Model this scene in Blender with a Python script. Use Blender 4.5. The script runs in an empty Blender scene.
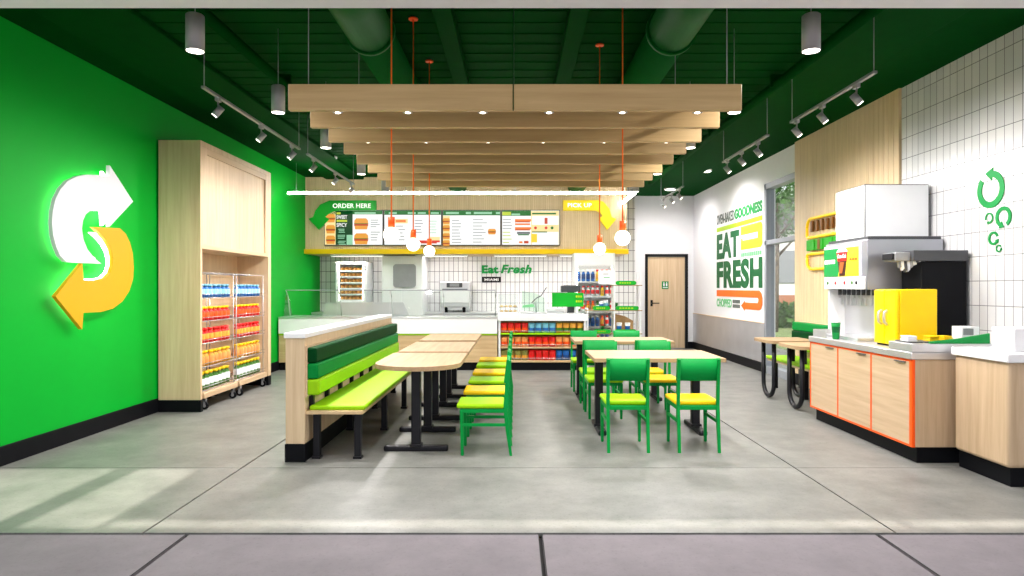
import bpy, bmesh, math, random
from mathutils import Vector, Matrix
random.seed(7)
PI = math.pi
COL = bpy.context.scene.collection
X_, Y_, Z_ = Vector((1,0,0)), Vector((0,1,0)), Vector((0,0,1))

# ------------------------------------------------------------------ materials
def lin(c):
    out = []
    for v in c:
        v = v/255.0
        out.append(v/12.92 if v <= 0.04045 else ((v+0.055)/1.055)**2.4)
    return (out[0], out[1], out[2], 1.0)
MATS = {}
def new_mat(name):
    m = bpy.data.materials.new(name); m.use_nodes = True
    nt = m.node_tree
    return m, nt, nt.nodes['Principled BSDF']
def mat(name, rgb, rough=0.5, metal=0.0, emit=None, es=0.0, vary=0.05, scale=9.0, bump=0.0, coat=0.0, spec=0.3):
    m, nt, b = new_mat(name)
    c = lin(rgb)
    if vary > 0:
        n = nt.nodes.new('ShaderNodeTexNoise'); n.inputs['Scale'].default_value = scale; n.inputs['Detail'].default_value = 4
        g = nt.nodes.new('ShaderNodeNewGeometry'); nt.links.new(g.outputs['Position'], n.inputs['Vector'])
        r = nt.nodes.new('ShaderNodeValToRGB')
        r.color_ramp.elements[0].position = 0.3; r.color_ramp.elements[1].position = 0.7
        r.color_ramp.elements[0].color = (c[0]*(1-vary), c[1]*(1-vary), c[2]*(1-vary), 1)
        r.color_ramp.elements[1].color = (min(1,c[0]*(1+vary)), min(1,c[1]*(1+vary)), min(1,c[2]*(1+vary)), 1)
        nt.links.new(n.outputs['Fac'], r.inputs['Fac']); nt.links.new(r.outputs['Color'], b.inputs['Base Color'])
        if bump > 0:
            bp = nt.nodes.new('ShaderNodeBump'); bp.inputs['Strength'].default_value = bump; bp.inputs['Distance'].default_value = 0.01
            nt.links.new(n.outputs['Fac'], bp.inputs['Height']); nt.links.new(bp.outputs['Normal'], b.inputs['Normal'])
    else:
        b.inputs['Base Color'].default_value = c
    b.inputs['Roughness'].default_value = rough; b.inputs['Metallic'].default_value = metal
    if coat: b.inputs['Coat Weight'].default_value = coat
    if spec is not None: b.inputs['Specular IOR Level'].default_value = spec
    if emit is not None:
        b.inputs['Emission Color'].default_value = lin(emit); b.inputs['Emission Strength'].default_value = es
    MATS[name] = m
    return m
def wood(name, c1, c2, grain='Z', rough=0.5):
    m, nt, b = new_mat(name)
    g = nt.nodes.new('ShaderNodeNewGeometry')
    mp = nt.nodes.new('ShaderNodeVectorMath'); mp.operation = 'MULTIPLY'
    sc = {'X': (1.2, 22, 22), 'Y': (22, 1.2, 22), 'Z': (22, 22, 1.2)}[grain]
    mp.inputs[1].default_value = sc
    nt.links.new(g.outputs['Position'], mp.inputs[0])
    n = nt.nodes.new('ShaderNodeTexNoise'); n.inputs['Scale'].default_value = 1.0; n.inputs['Detail'].default_value = 6; n.inputs['Roughness'].default_value = 0.62
    n.inputs['Distortion'].default_value = 0.4
    nt.links.new(mp.outputs[0], n.inputs['Vector'])
    r = nt.nodes.new('ShaderNodeValToRGB')
    r.color_ramp.elements[0].position = 0.32; r.color_ramp.elements[1].position = 0.68
    r.color_ramp.elements[0].color = lin(c2); r.color_ramp.elements[1].color = lin(c1)
    nt.links.new(n.outputs['Fac'], r.inputs['Fac']); nt.links.new(r.outputs['Color'], b.inputs['Base Color'])
    bp = nt.nodes.new('ShaderNodeBump'); bp.inputs['Strength'].default_value = 0.08; bp.inputs['Distance'].default_value = 0.004
    nt.links.new(n.outputs['Fac'], bp.inputs['Height']); nt.links.new(bp.outputs['Normal'], b.inputs['Normal'])
    b.inputs['Roughness'].default_value = rough
    return m
def tile(name, axis, tw=0.0945, th=0.21, off=(0, 0), ms=0.0048, mc=(92, 94, 96)):
    m, nt, b = new_mat(name)
    g = nt.nodes.new('ShaderNodeNewGeometry'); s = nt.nodes.new('ShaderNodeSeparateXYZ'); c = nt.nodes.new('ShaderNodeCombineXYZ')
    nt.links.new(g.outputs['Position'], s.inputs[0])
    a1 = nt.nodes.new('ShaderNodeMath'); a1.operation = 'ADD'; a1.inputs[1].default_value = off[0]
    a2 = nt.nodes.new('ShaderNodeMath'); a2.operation = 'ADD'; a2.inputs[1].default_value = off[1]
    nt.links.new(s.outputs[axis], a1.inputs[0]); nt.links.new(s.outputs['Z'], a2.inputs[0])
    nt.links.new(a1.outputs[0], c.inputs['X']); nt.links.new(a2.outputs[0], c.inputs['Y'])
    br = nt.nodes.new('ShaderNodeTexBrick'); br.offset = 0.0; br.squash = 1.0
    br.inputs['Scale'].default_value = 1.0; br.inputs['Brick Width'].default_value = tw; br.inputs['Row Height'].default_value = th
    br.inputs['Mortar Size'].default_value = ms; br.inputs['Mortar Smooth'].default_value = 0.1
    br.inputs['Color1'].default_value = lin((224, 224, 223)); br.inputs['Color2'].default_value = lin((212, 213, 213))
    br.inputs['Mortar'].default_value = lin(mc)
    nt.links.new(c.outputs[0], br.inputs['Vector']); nt.links.new(br.outputs['Color'], b.inputs['Base Color'])
    inv = nt.nodes.new('ShaderNodeMath'); inv.operation = 'SUBTRACT'; inv.inputs[0].default_value = 1.0
    nt.links.new(br.outputs['Fac'], inv.inputs[1])
    bp = nt.nodes.new('ShaderNodeBump'); bp.inputs['Strength'].default_value = 0.4; bp.inputs['Distance'].default_value = 0.002
    nt.links.new(inv.outputs[0], bp.inputs['Height']); nt.links.new(bp.outputs['Normal'], b.inputs['Normal'])
    b.inputs['Roughness'].default_value = 0.22
    return m
def concrete(name, c1, c2, rough=0.5, pit=0.66):
    m, nt, b = new_mat(name)
    g = nt.nodes.new('ShaderNodeNewGeometry')
    n1 = nt.nodes.new('ShaderNodeTexNoise'); n1.inputs['Scale'].default_value = 2.6; n1.inputs['Detail'].default_value = 8; n1.inputs['Roughness'].default_value = 0.72
    n2 = nt.nodes.new('ShaderNodeTexNoise'); n2.inputs['Scale'].default_value = 60; n2.inputs['Detail'].default_value = 3
    for n in (n1, n2): nt.links.new(g.outputs['Position'], n.inputs['Vector'])
    r = nt.nodes.new('ShaderNodeValToRGB'); r.color_ramp.elements[0].position = 0.3; r.color_ramp.elements[1].position = 0.72
    r.color_ramp.elements[0].color = lin(c2); r.color_ramp.elements[1].color = lin(c1)
    nt.links.new(n1.outputs['Fac'], r.inputs['Fac'])
    r2 = nt.nodes.new('ShaderNodeValToRGB'); r2.color_ramp.elements[0].position = 0.27; r2.color_ramp.elements[1].position = 0.42
    r2.color_ramp.elements[0].color = (pit, pit, pit, 1); r2.color_ramp.elements[1].color = (1, 1, 1, 1)
    nt.links.new(n2.outputs['Fac'], r2.inputs['Fac'])
    mx = nt.nodes.new('ShaderNodeMix'); mx.data_type = 'RGBA'; mx.blend_type = 'MULTIPLY'; mx.inputs[0].default_value = 1
    nt.links.new(r.outputs['Color'], mx.inputs[6]); nt.links.new(r2.outputs['Color'], mx.inputs[7])
    nt.links.new(mx.outputs[2], b.inputs['Base Color'])
    bp = nt.nodes.new('ShaderNodeBump'); bp.inputs['Strength'].default_value = 0.12; bp.inputs['Distance'].default_value = 0.003
    nt.links.new(n2.outputs['Fac'], bp.inputs['Height']); nt.links.new(bp.outputs['Normal'], b.inputs['Normal'])
    b.inputs['Roughness'].default_value = rough
    return m
def glass(name, tint=(250, 252, 251), gl=0.08, fac=None):
    m = bpy.data.materials.new(name); m.use_nodes = True; nt = m.node_tree
    for n in list(nt.nodes): nt.nodes.remove(n)
    o = nt.nodes.new('ShaderNodeOutputMaterial'); mx = nt.nodes.new('ShaderNodeMixShader')
    t = nt.nodes.new('ShaderNodeBsdfTransparent'); t.inputs[0].default_value = lin(tint)
    g = nt.nodes.new('ShaderNodeBsdfGlossy'); g.inputs['Roughness'].default_value = 0.03
    lw = nt.nodes.new('ShaderNodeLayerWeight'); lw.inputs[0].default_value = 0.5
    pw = nt.nodes.new('ShaderNodeMath'); pw.operation = 'POWER'; pw.inputs[1].default_value = 5
    ma = nt.nodes.new('ShaderNodeMath'); ma.operation = 'MULTIPLY_ADD'; ma.inputs[1].default_value = 0.9; ma.inputs[2].default_value = 0.02
    nt.links.new(lw.outputs['Facing'], pw.inputs[0]); nt.links.new(pw.outputs[0], ma.inputs[0]); nt.links.new(ma.outputs[0], mx.inputs[0])
    nt.links.new(t.outputs[0], mx.inputs[1]); nt.links.new(g.outputs[0], mx.inputs[2]); nt.links.new(mx.outputs[0], o.inputs[0])
    return m

M = {}
M['green_wall'] = mat('green wall paint', (0, 166, 44), 0.5, vary=0.02, scale=2, spec=0.12)
M['dark_green'] = mat('dark green ceiling paint', (0, 60, 14), 0.7, vary=0.06, spec=0.02)
M['duct'] = mat('dark green duct paint', (0, 92, 30), 0.55, vary=0.06, spec=0.1)
M['white_wall'] = mat('white wall paint', (236, 236, 238), 0.6, vary=0.01)
M['white'] = mat('white laminate', (240, 240, 242), 0.35, vary=0.01)
M['white_metal'] = mat('white enamel metal', (236, 238, 240), 0.3, vary=0.01)
M['black'] = mat('black rubber base', (15, 16, 20), 0.5, vary=0.1, spec=0.1)
M['black_metal'] = mat('black powder coated metal', (22, 22, 27), 0.42, vary=0.06, spec=0.25)
M['dark_grey'] = mat('dark grey plastic', (70, 72, 76), 0.4)
M['grey'] = mat('light grey plastic', (140, 142, 145), 0.4)
M['steel'] = mat('brushed stainless steel', (212, 213, 216), 0.28, 0.7, vary=0.04, scale=4)
M['steel_dark'] = mat('machine steel', (168, 170, 178), 0.3, 0.75, vary=0.05, scale=3)
M['steel_soft'] = mat('satin stainless steel', (205, 205, 208), 0.34, 0.7, vary=0.05, scale=3)
M['alu'] = mat('grey aluminium frame', (150, 154, 162), 0.4, 0.2, vary=0.03)
M['wire'] = mat('chromed wire', (225, 225, 228), 0.25, 0.7, vary=0)
M['oak_v'] = wood('light oak vertical grain', (226, 200, 164), (208, 178, 140), 'Z')
M['oak_cab'] = wood('oak cabinet front', (206, 180, 148), (186, 158, 124), 'Z')
M['oak_cabx'] = wood('oak cabinet front crosswise', (206, 180, 148), (188, 160, 126), 'Y')
M['oak_panel'] = wood('light oak wall panel', (228, 204, 164), (210, 184, 144), 'Z')
M['oak_x'] = wood('light oak horizontal grain', (214, 186, 142), (192, 160, 116), 'X')
M['oak_beam'] = wood('oak beam', (206, 176, 122), (184, 152, 98), 'X')
M['oak_y'] = wood('light oak lengthwise grain', (222, 194, 158), (202, 172, 134), 'Y')
M['oak_top'] = wood('pale oak table top', (182, 153, 118), (160, 132, 97), 'X', 0.55)
M['oak_topy'] = wood('pale oak table top lengthwise', (178, 149, 112), (157, 128, 92), 'Y', 0.55)
M['tile_back'] = tile('white stack bond tile back', 'X')
M['tile_right'] = tile('white stack bond tile right', 'Y', off=(0.0, 0.06), ms=0.003, mc=(120, 122, 124))
M['floor'] = concrete('polished concrete floor', (134, 134, 129), (96, 98, 94), 0.42)
M['walk'] = concrete('pavement concrete', (122, 116, 120), (104, 99, 103), 0.8, 0.85)
M['gap'] = mat('dark joint', (46, 46, 46), 0.9, vary=0)
M['chair_green'] = mat('green lacquered wood', (0, 142, 60), 0.5, vary=0.04, spec=0.15)
M['lime'] = mat('lime upholstery', (146, 202, 0), 0.5, vary=0.03, scale=30, bump=0.1, spec=0.2)
M['yellow_pad'] = mat('yellow upholstery', (255, 208, 0), 0.45, vary=0.03, scale=30, bump=0.1)
M['mid_green'] = mat('mid green upholstery', (0, 128, 52), 0.55, vary=0.04, scale=30, bump=0.1, spec=0.1)
M['deep_green'] = mat('deep green upholstery', (0, 58, 22), 0.6, vary=0.05, scale=30, bump=0.1, spec=0.06)
M['orange'] = mat('orange enamel', (255, 92, 18), 0.4, vary=0.02)
M['cord'] = mat('orange cord', (255, 122, 38), 0.5, vary=0)
M['yellow'] = mat('yellow paint', (244, 200, 10), 0.4, vary=0.01)
M['yellow_fridge'] = mat('yellow enamel', (250, 208, 0), 0.28, vary=0.02)
M['glow'] = mat('glowing bulb', (255, 250, 240), 0.3, emit=(255, 244, 226), es=7.0, vary=0)
M['led'] = mat('led strip light', (255, 255, 255), 0.3, emit=(255, 252, 246), es=28.0, vary=0)
M['lens'] = mat('lamp lens', (255, 255, 255), 0.3, emit=(255, 246, 230), es=9.0, vary=0)
M['lens_dim'] = mat('small lamp lens', (255, 255, 255), 0.3, emit=(255, 248, 236), es=2.0, vary=0)
M['lamp_body'] = mat('grey lamp housing', (168, 168, 172), 0.4, 0.3, vary=0.03)
M['sign_white'] = mat('white lit sign face', (205, 205, 210), 0.5, emit=(255, 255, 255), es=0.12, vary=0)
M['sign_yellow'] = mat('yellow lit sign face', (214, 156, 14), 0.5, emit=(255, 180, 30), es=0.06, vary=0)
M['halo'] = mat('sign back light', (255, 255, 255), 0.4, emit=(255, 255, 240), es=5.0, vary=0)
M['order_green'] = mat('green sign panel', (0, 162, 36), 0.4, emit=(0, 170, 40), es=0.05, vary=0)
M['pick_yellow'] = mat('yellow sign panel', (250, 222, 20), 0.4, emit=(250, 225, 30), es=0.15, vary=0)
M['text_white'] = mat('white lettering', (250, 250, 250), 0.4, emit=(255, 255, 255), es=0.4, vary=0)
def screen(name, rgb, es=0.9): return mat('screen ' + name, tuple(c*0.25 for c in rgb), 0.35, emit=rgb, es=es, vary=0)
M['scr_white'] = screen('white', (250, 250, 248), 0.92)
M['scr_cream'] = screen('cream', (250, 226, 160))
M['scr_green'] = screen('green', (12, 108, 34))
M['scr_dgreen'] = screen('dark green', (6, 62, 26))
M['scr_mint'] = screen('mint', (150, 210, 170))
M['scr_lime'] = screen('lime', (190, 210, 60))
M['scr_bun'] = screen('bun', (232, 158, 60))
M['scr_meat'] = screen('meat', (196, 70, 40))
M['scr_red'] = screen('red', (222, 60, 50))
M['scr_gray'] = screen('grey', (105, 112, 112))
M['scr_yellow'] = screen('yellow', (246, 214, 60))
M['scr_orange'] = screen('orange', (244, 130, 60))
M['print_dgreen'] = mat('dark green vinyl', (0, 92, 44), 0.5, vary=0)
M['print_green'] = mat('green vinyl', (0, 140, 62), 0.5, vary=0)
M['print_lgreen'] = mat('light green vinyl', (112, 190, 130), 0.5, vary=0)
M['print_lime'] = mat('lime vinyl', (168, 200, 24), 0.5, vary=0)
M['print_yellow'] = mat('yellow vinyl', (240, 222, 40), 0.5, vary=0)
M['print_orange'] = mat('orange vinyl', (255, 112, 30), 0.5, vary=0)
M['print_grey'] = mat('grey vinyl', (96, 104, 98), 0.5, vary=0)
M['yellow_art'] = mat('yellow wall art', (255, 214, 30), 0.4, emit=(255, 205, 40), es=0.12, vary=0)
M['brown_art'] = mat('brown wall art', (120, 76, 22), 0.5, vary=0.05)
M['green_art'] = mat('green wall art', (20, 160, 16), 0.4, vary=0.05)
M['glass'] = glass('clear glass')
M['glass_tint'] = glass('green tinted glass', (232, 244, 236))
M['bread'] = mat('baked bread', (240, 176, 100), 0.6, vary=0.2, scale=40)
M['cookie'] = mat('cookie', (226, 190, 130), 0.7, vary=0.25, scale=80)
for nm, c in dict(b_blue=(30,100,180), b_teal=(150,214,224), b_white=(235,240,242), b_orange=(240,84,20), b_red=(222,24,22), b_yellow=(250,208,20), b_green=(58,112,28),
                  b_gold=(226,160,60), b_cola=(60,20,14), b_kraft=(176,140,96), b_navy=(20,62,128), b_olive=(130,128,60), b_apricot=(236,150,84), b_aqua=(120,190,214), plant=(30,104,50)).items():
    M[nm] = mat('pack ' + nm[2:] if nm != 'plant' else 'plant leaf', c, 0.38, vary=0.1, scale=30)
M['leaf'] = mat('outdoor leaves', (70, 110, 50), 0.7, vary=0.4, scale=6)
M['bark'] = mat('tree bark', (112, 100, 88), 0.9, vary=0.3, scale=12)
M['grass'] = mat('outdoor grass', (116, 134, 88), 0.9, vary=0.3, scale=5)
M['brick'] = mat('far house wall', (176, 120, 96), 0.9, vary=0.1)
M['tarmac'] = mat('road surface', (150, 152, 158), 0.9, vary=0.1)

# ------------------------------------------------------------------ mesh builder
def wloc(o):
    v = Vector((0, 0, 0))
    while o: v += o.location; o = o.parent
    return v
class MB:
    def __init__(s): s.bm = bmesh.new(); s.mats = []
    def mi(s, m):
        if isinstance(m, str): m = M[m]
        if m not in s.mats: s.mats.append(m)
        return s.mats.index(m)
    def face(s, vs, m, smooth=False):
        f = s.bm.faces.new(vs); f.material_index = s.mi(m); f.smooth = smooth; return f
    def box(s, a, b, m, bev=0.0, seg=2):
        x0, y0, z0 = [min(p, q) for p, q in zip(a, b)]; x1, y1, z1 = [max(p, q) for p, q in zip(a, b)]
        v = [s.bm.verts.new(p) for p in ((x0,y0,z0),(x1,y0,z0),(x1,y1,z0),(x0,y1,z0),(x0,y0,z1),(x1,y0,z1),(x1,y1,z1),(x0,y1,z1))]
        fs = [s.face([v[i] for i in q], m) for q in ((3,2,1,0),(4,5,6,7),(0,1,5,4),(1,2,6,5),(2,3,7,6),(3,0,4,7))]
        if bev > 0:
            es = list({e for f in fs for e in f.edges})
            r = bmesh.ops.bevel(s.bm, geom=es, offset=bev, segments=seg, affect='EDGES', profile=0.5)
            for f in r['faces']: f.smooth = True
        return s
    def cyl(s, p0, p1, r, m, seg=12, r2=None, caps=True):
        p0 = Vector(p0); p1 = Vector(p1); r2 = r if r2 is None else r2
        d = (p1-p0).normalized(); u = d.orthogonal().normalized(); w = d.cross(u)
        A, B = [], []
        for i in range(seg):
            a = 2*PI*i/seg; q = u*math.cos(a)+w*math.sin(a)
            A.append(s.bm.verts.new(p0+q*r)); B.append(s.bm.verts.new(p1+q*r2))
        for i in range(seg):
            j = (i+1) % seg; s.face([A[i], A[j], B[j], B[i]], m, True)
        if caps: s.face(A[::-1], m); s.face(B, m)
        return s
    def tube(s, pts, r, m, seg=8):
        pts = [Vector(p) for p in pts]; rings = []; u = None
        for i, p in enumerate(pts):
            if i == 0: d = pts[1]-p
            elif i == len(pts)-1: d = p-pts[i-1]
            else: d = (pts[i+1]-p).normalized()+(p-pts[i-1]).normalized()
            d.normalize()
            u = d.orthogonal().normalized() if u is None else (u-d*u.dot(d)).normalized()
            w = d.cross(u)
            rings.append([s.bm.verts.new(p+(u*math.cos(2*PI*k/seg)+w*math.sin(2*PI*k/seg))*r) for k in range(seg)])
        for a, b in zip(rings, rings[1:]):
            for k in range(seg):
                l = (k+1) % seg; s.face([a[k], a[l], b[l], b[k]], m, True)
        s.face(rings[0][::-1], m); s.face(rings[-1], m)
        return s
    def lathe(s, prof, c, m, seg=20, ms=None):
        c = Vector(c); rings = []
        for (r, z) in prof:
            rings.append([s.bm.verts.new(c+Vector((max(r, 1e-4)*math.cos(2*PI*k/seg), max(r, 1e-4)*math.sin(2*PI*k/seg), z))) for k in range(seg)])
        for i, (a, b) in enumerate(zip(rings, rings[1:])):
            mm = ms[i] if ms else m
            for k in range(seg):
                l = (k+1) % seg; s.face([a[k], a[l], b[l], b[k]], mm, True)
        s.face(rings[0][::-1], ms[0] if ms else m); s.face(rings[-1], ms[-1] if ms else m)
        return s
    def sph(s, c, r, m, seg=16, sz=1.0):
        n = 10
        return s.lathe([(r*math.sin(PI*i/n), -r*sz*math.cos(PI*i/n)) for i in range(n+1)], c, m, seg)
    def poly(s, pts, o, ux, uy, depth, m):
        o = Vector(o); n = ux.cross(uy)
        A = [s.bm.verts.new(o+ux*x+uy*y) for x, y in pts]; B = [s.bm.verts.new(o+ux*x+uy*y+n*depth) for x, y in pts]
        area = sum(pts[i][0]*pts[(i+1) % len(pts)][1]-pts[(i+1) % len(pts)][0]*pts[i][1] for i in range(len(pts)))
        if area < 0: A.reverse(); B.reverse()
        s.face(A[::-1], m); s.face(B, m)
        for i in range(len(A)):
            j = (i+1) % len(A); s.face([A[i], A[j], B[j], B[i]], m)
        return s
    def text(s, body, o, ux, uy, w, h, depth, m, bold=0.0, shear=0.0):
        cu = bpy.data.curves.new('lettering', 'FONT'); cu.body = body; cu.offset = bold; cu.shear = shear; cu.extrude = 0.5; cu.resolution_u = 4; cu.space_character = 1.0+bold*1.5
        ob = bpy.data.objects.new('lettering', cu); COL.objects.link(ob)
        dg = bpy.context.evaluated_depsgraph_get(); dg.update()
        me = bpy.data.meshes.new_from_object(ob.evaluated_get(dg))
        xs = [v.co.x for v in me.vertices]; ys = [v.co.y for v in me.vertices]
        x0, x1, y0, y1 = min(xs), max(xs), min(ys), max(ys)
        n = ux.cross(uy); o = Vector(o); vs = []
        for v in me.vertices:
            vs.append(s.bm.verts.new(o+ux*((v.co.x-x0)/(x1-x0)*w)+uy*((v.co.y-y0)/(y1-y0)*h)+n*((v.co.z+0.5)*depth)))
        for p in me.polygons:
            try: s.face([vs[i] for i in p.vertices], m)
            except ValueError: pass
        bpy.data.objects.remove(ob); bpy.data.curves.remove(cu); bpy.data.meshes.remove(me)
        return s
    def build(s, name, parent=None, kind=None, label=None, cat=None, group=None):
        me = bpy.data.meshes.new(name)
        bmesh.ops.recalc_face_normals(s.bm, faces=s.bm.faces[:]) if False else None
        vs = s.bm.verts
        if parent is None:
            xs = [v.co.x for v in vs]; ys = [v.co.y for v in vs]; zs = [v.co.z for v in vs]
            org = Vector(((min(xs)+max(xs))/2, (min(ys)+max(ys))/2, min(zs)))
        else: org = wloc(parent)
        bmesh.ops.translate(s.bm, verts=vs[:], vec=-org)
        s.bm.to_mesh(me); s.bm.free()
        for m in s.mats: me.materials.append(m)
        o = bpy.data.objects.new(name, me); COL.objects.link(o)
        if parent is None: o.location = org
        else: o.parent = parent
        if kind: o['kind'] = kind
        if label: o['label'] = label
        if cat: o['category'] = cat
        if group: o['group'] = group
        return o
def thing(name, label, cat, loc=(0, 0, 0), group=None, kind=None):
    o = bpy.data.objects.new(name, None); COL.objects.link(o); o.location = loc; o.empty_display_size = 0.1
    if label: o['label'] = label
    if cat: o['category'] = cat
    if group: o['group'] = group
    if kind: o['kind'] = kind
    return o
def dup(root, loc, rotz=None, label=None, group=None):
    def cp(o, par):
        c = o.copy(); COL.objects.link(c); c.parent = par
        for ch in list(o.children): cp(ch, c)
        return c
    r = cp(root, None); r.location = loc
    if rotz is not None: r.rotation_euler.z = rotz
    if label: r['label'] = label
    if group: r['group'] = group
    return r
def struct(name, mb): return mb.build(name, kind='structure')
ORD = ['first', 'second', 'third', 'fourth', 'fifth', 'sixth', 'seventh', 'eighth', 'ninth', 'tenth']
def light(name, kind, loc, energy, parent=None, color=(1, 0.945, 0.935), target=None, **kw):
    d = bpy.data.lights.new(name, kind); d.energy = energy; d.color = color
    for k, v in kw.items(): setattr(d, k, v)
    o = bpy.data.objects.new(name, d); COL.objects.link(o)
    if target is not None:
        o.rotation_euler = (Vector(target)-Vector(loc)).to_track_quat('-Z', 'Y').to_euler()
    if parent: o.parent = parent; o.location = Vector(loc)-wloc(parent)
    else: o.location = loc
    return o
# ------------------------------------------------------------------ setting
LX, RX, CZ = -3.9, 4.0, 3.41
YF, YB, YK = 3.2, 14.55, 13.0
b = MB()
b.box((-6, 3.585, -0.12), (6, 15, -0.02), 'gap')
g = 0.006
xs = [-5.9, -2.05, 2.1, 5.9]; ys = [3.585, 4.88, 9.4, 14.8]
for i in range(3):
    for j in range(3):
        b.box((xs[i]+g*(i > 0), ys[j]+(g*0.6 if j > 0 else 0), -0.05), (xs[i+1]-g*(i < 2), ys[j+1]-(g*0.6 if j < 2 else 0), 0), 'floor')
struct('floor', b)
b = MB()
b.box((-14, -9, -0.14), (16, 3.583, -0.03), 'gap')
xs = [-7.6, -5.6, -3.75, -1.805, 0.14, 1.995, 3.9, 5.9]; ys = [-3.5, -1.5, 0.6, 3.589]
for i in range(7):
    for j in range(3):
        b.box((xs[i]+0.009, ys[j]+0.007, -0.05), (xs[i+1]-0.009, ys[j+1]-0.007, -0.008), 'walk', 0.004, 1)
struct('floor_pavement', b)
b = MB(); b.box((-30, -30, -0.3), (40, 40, -0.16), 'tarmac'); struct('ground', b)

b = MB(); b.box((LX-0.15, YF, 0), (LX, YB+0.15, CZ), 'green_wall'); struct('wall_left', b)
b = MB(); b.box((LX, YF+0.1, 0), (LX+0.018, 12.98, 0.15), 'black', 0.004); struct('baseboard_left', b)
# right wall with the window opening
WY0, WY1, WZ1 = 9.05, 10.36, 3.0
b = MB()
b.box((RX, YF, 0), (RX+0.15, WY0, CZ), 'white_wall'); b.box((RX, WY1, 0), (RX+0.15, YB+0.15, CZ), 'white_wall')
b.box((RX, WY0, WZ1), (RX+0.15, WY1, CZ), 'white_wall')
struct('wall_right', b)
b = MB(); b.box((3.985, YF, 0), (3.999, 6.7, CZ), 'tile_right'); struct('wall_right_tile', b)
# slatted oak panel on the right wall
b = MB(); b.box((3.97, 6.7, 0), (3.999, 9.2, CZ), 'oak_panel')
n = 26; p = 2.5/n
for i in range(n): b.box((3.958, 6.7+i*p+0.003, 0), (3.972, 6.7+(i+1)*p-0.003, CZ), 'oak_panel')
struct('trim_1', b)
b = MB(); b.box((3.985, WY1, 0.15), (3.999, YB, 0.78), 'steel_soft'); b.box((3.975, WY1, 0.78), (3.999, YB, 0.79), 'oak_y'); struct('trim_2', b)
b = MB(); b.box((3.97, WY1, 0), (3.999, YB, 0.15), 'black', 0.004); b.box((3.938, 8.98, 0), (3.957, 9.2, 0.15), 'black'); struct('baseboard_right', b)
# window
w = MB()
for (y0, y1) in ((WY0, WY0+0.07), (WY1-0.09, WY1)): w.box((RX-0.03, y0, 0.0), (RX+0.1, y1, WZ1), 'alu', 0.004)
w.box((RX-0.03, WY0, WZ1-0.09), (RX+0.1, WY1, WZ1), 'alu', 0.004); w.box((RX-0.03, WY0, 2.03), (RX+0.08, WY1, 2.10), 'alu', 0.004)
w.box((RX-0.03, WY0, 0.0), (RX+0.1, WY1, 0.12), 'alu', 0.004)
wf = struct('window_1', w)
b = MB(); b.box((RX+0.04, WY0+0.06, 0.1), (RX+0.048, WY1-0.06, WZ1-0.06), 'glass'); b.build('glass_pane', wf)
# back walls
b = MB(); b.box((LX, YK, 0), (2.4, YK+0.12, CZ), 'tile_back'); struct('wall_kitchen', b)
b = MB(); b.box((2.28, YK+0.12, 0), (2.4, YB, CZ), 'white_wall'); struct('wall_passage', b)
DX0, DX1, DZ = 2.91, 3.87, 2.11
b = MB(); b.box((2.28, YB, 0), (DX0, YB+0.15, CZ), 'white_wall'); b.box((DX1, YB, 0), (RX+0.15, YB+0.15, CZ), 'white_wall'); b.box((DX0, YB, DZ), (DX1, YB+0.15, CZ), 'white_wall')
struct('wall_back', b)
b = MB(); b.box((2.4, YB-0.015, 0), (DX0, YB-0.001, 0.15), 'black'); b.box((DX1, YB-0.015, 0), (3.968, YB-0.001, 0.15), 'black'); struct('baseboard_back', b)
b = MB()
b.box((DX0+0.001, YB-0.02, 0), (DX0+0.06, YB+0.1, DZ), 'black_metal'); b.box((DX1-0.06, YB-0.02, 0), (DX1-0.001, YB+0.1, DZ), 'black_metal'); b.box((DX0+0.001, YB-0.02, DZ-0.06), (DX1-0.001, YB+0.1, DZ), 'black_metal')
dr = struct('door_1', b)
b = MB(); b.box((DX0+0.065, YB+0.02, 0.01), (DX1-0.065, YB+0.065, DZ-0.065), 'oak_v'); b.build('door_leaf', dr)
b = MB(); b.cyl((3.06, YB+0.02, 1.01), (3.06, YB-0.05, 1.01), 0.012, 'black_metal'); b.cyl((3.05, YB-0.045, 1.01), (3.22, YB-0.045, 1.01), 0.011, 'black_metal'); b.box((3.035, YB+0.005, 0.94), (3.085, YB+0.02, 1.08), 'black_metal', 0.003); b.build('door_handle', dr)
b = MB(); b.box((3.29, YB+0.008, 1.33), (3.44, YB+0.0195, 1.50), 'print_green', 0.003)
for cx in (3.335, 3.395):
    b.cyl((cx, YB+0.008, 1.473), (cx, YB+0.004, 1.473), 0.012, 'white'); b.box((cx-0.016, YB+0.004, 1.39), (cx+0.016, YB+0.008, 1.456), 'white')
b.box((3.31, YB+0.004, 1.352), (3.42, YB+0.008, 1.37), 'white'); b.build('restroom_sign', dr)
# kitchen bulkhead with slats
BH = 12.1
b = MB(); b.box((LX, BH, 1.98), (2.08, YK, CZ), 'oak_x')
n = 150; p = (2.08-LX)/n
for i in range(n): b.box((LX+i*p+0.004, BH-0.02, 2.07), (LX+(i+1)*p-0.004, BH, CZ), 'oak_panel')
struct('wall_bulkhead', b)
b = MB(); b.box((LX, BH-0.09, 1.98), (2.10, BH-0.0, 2.07), 'yellow', 0.004); struct('trim_3', b)
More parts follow.
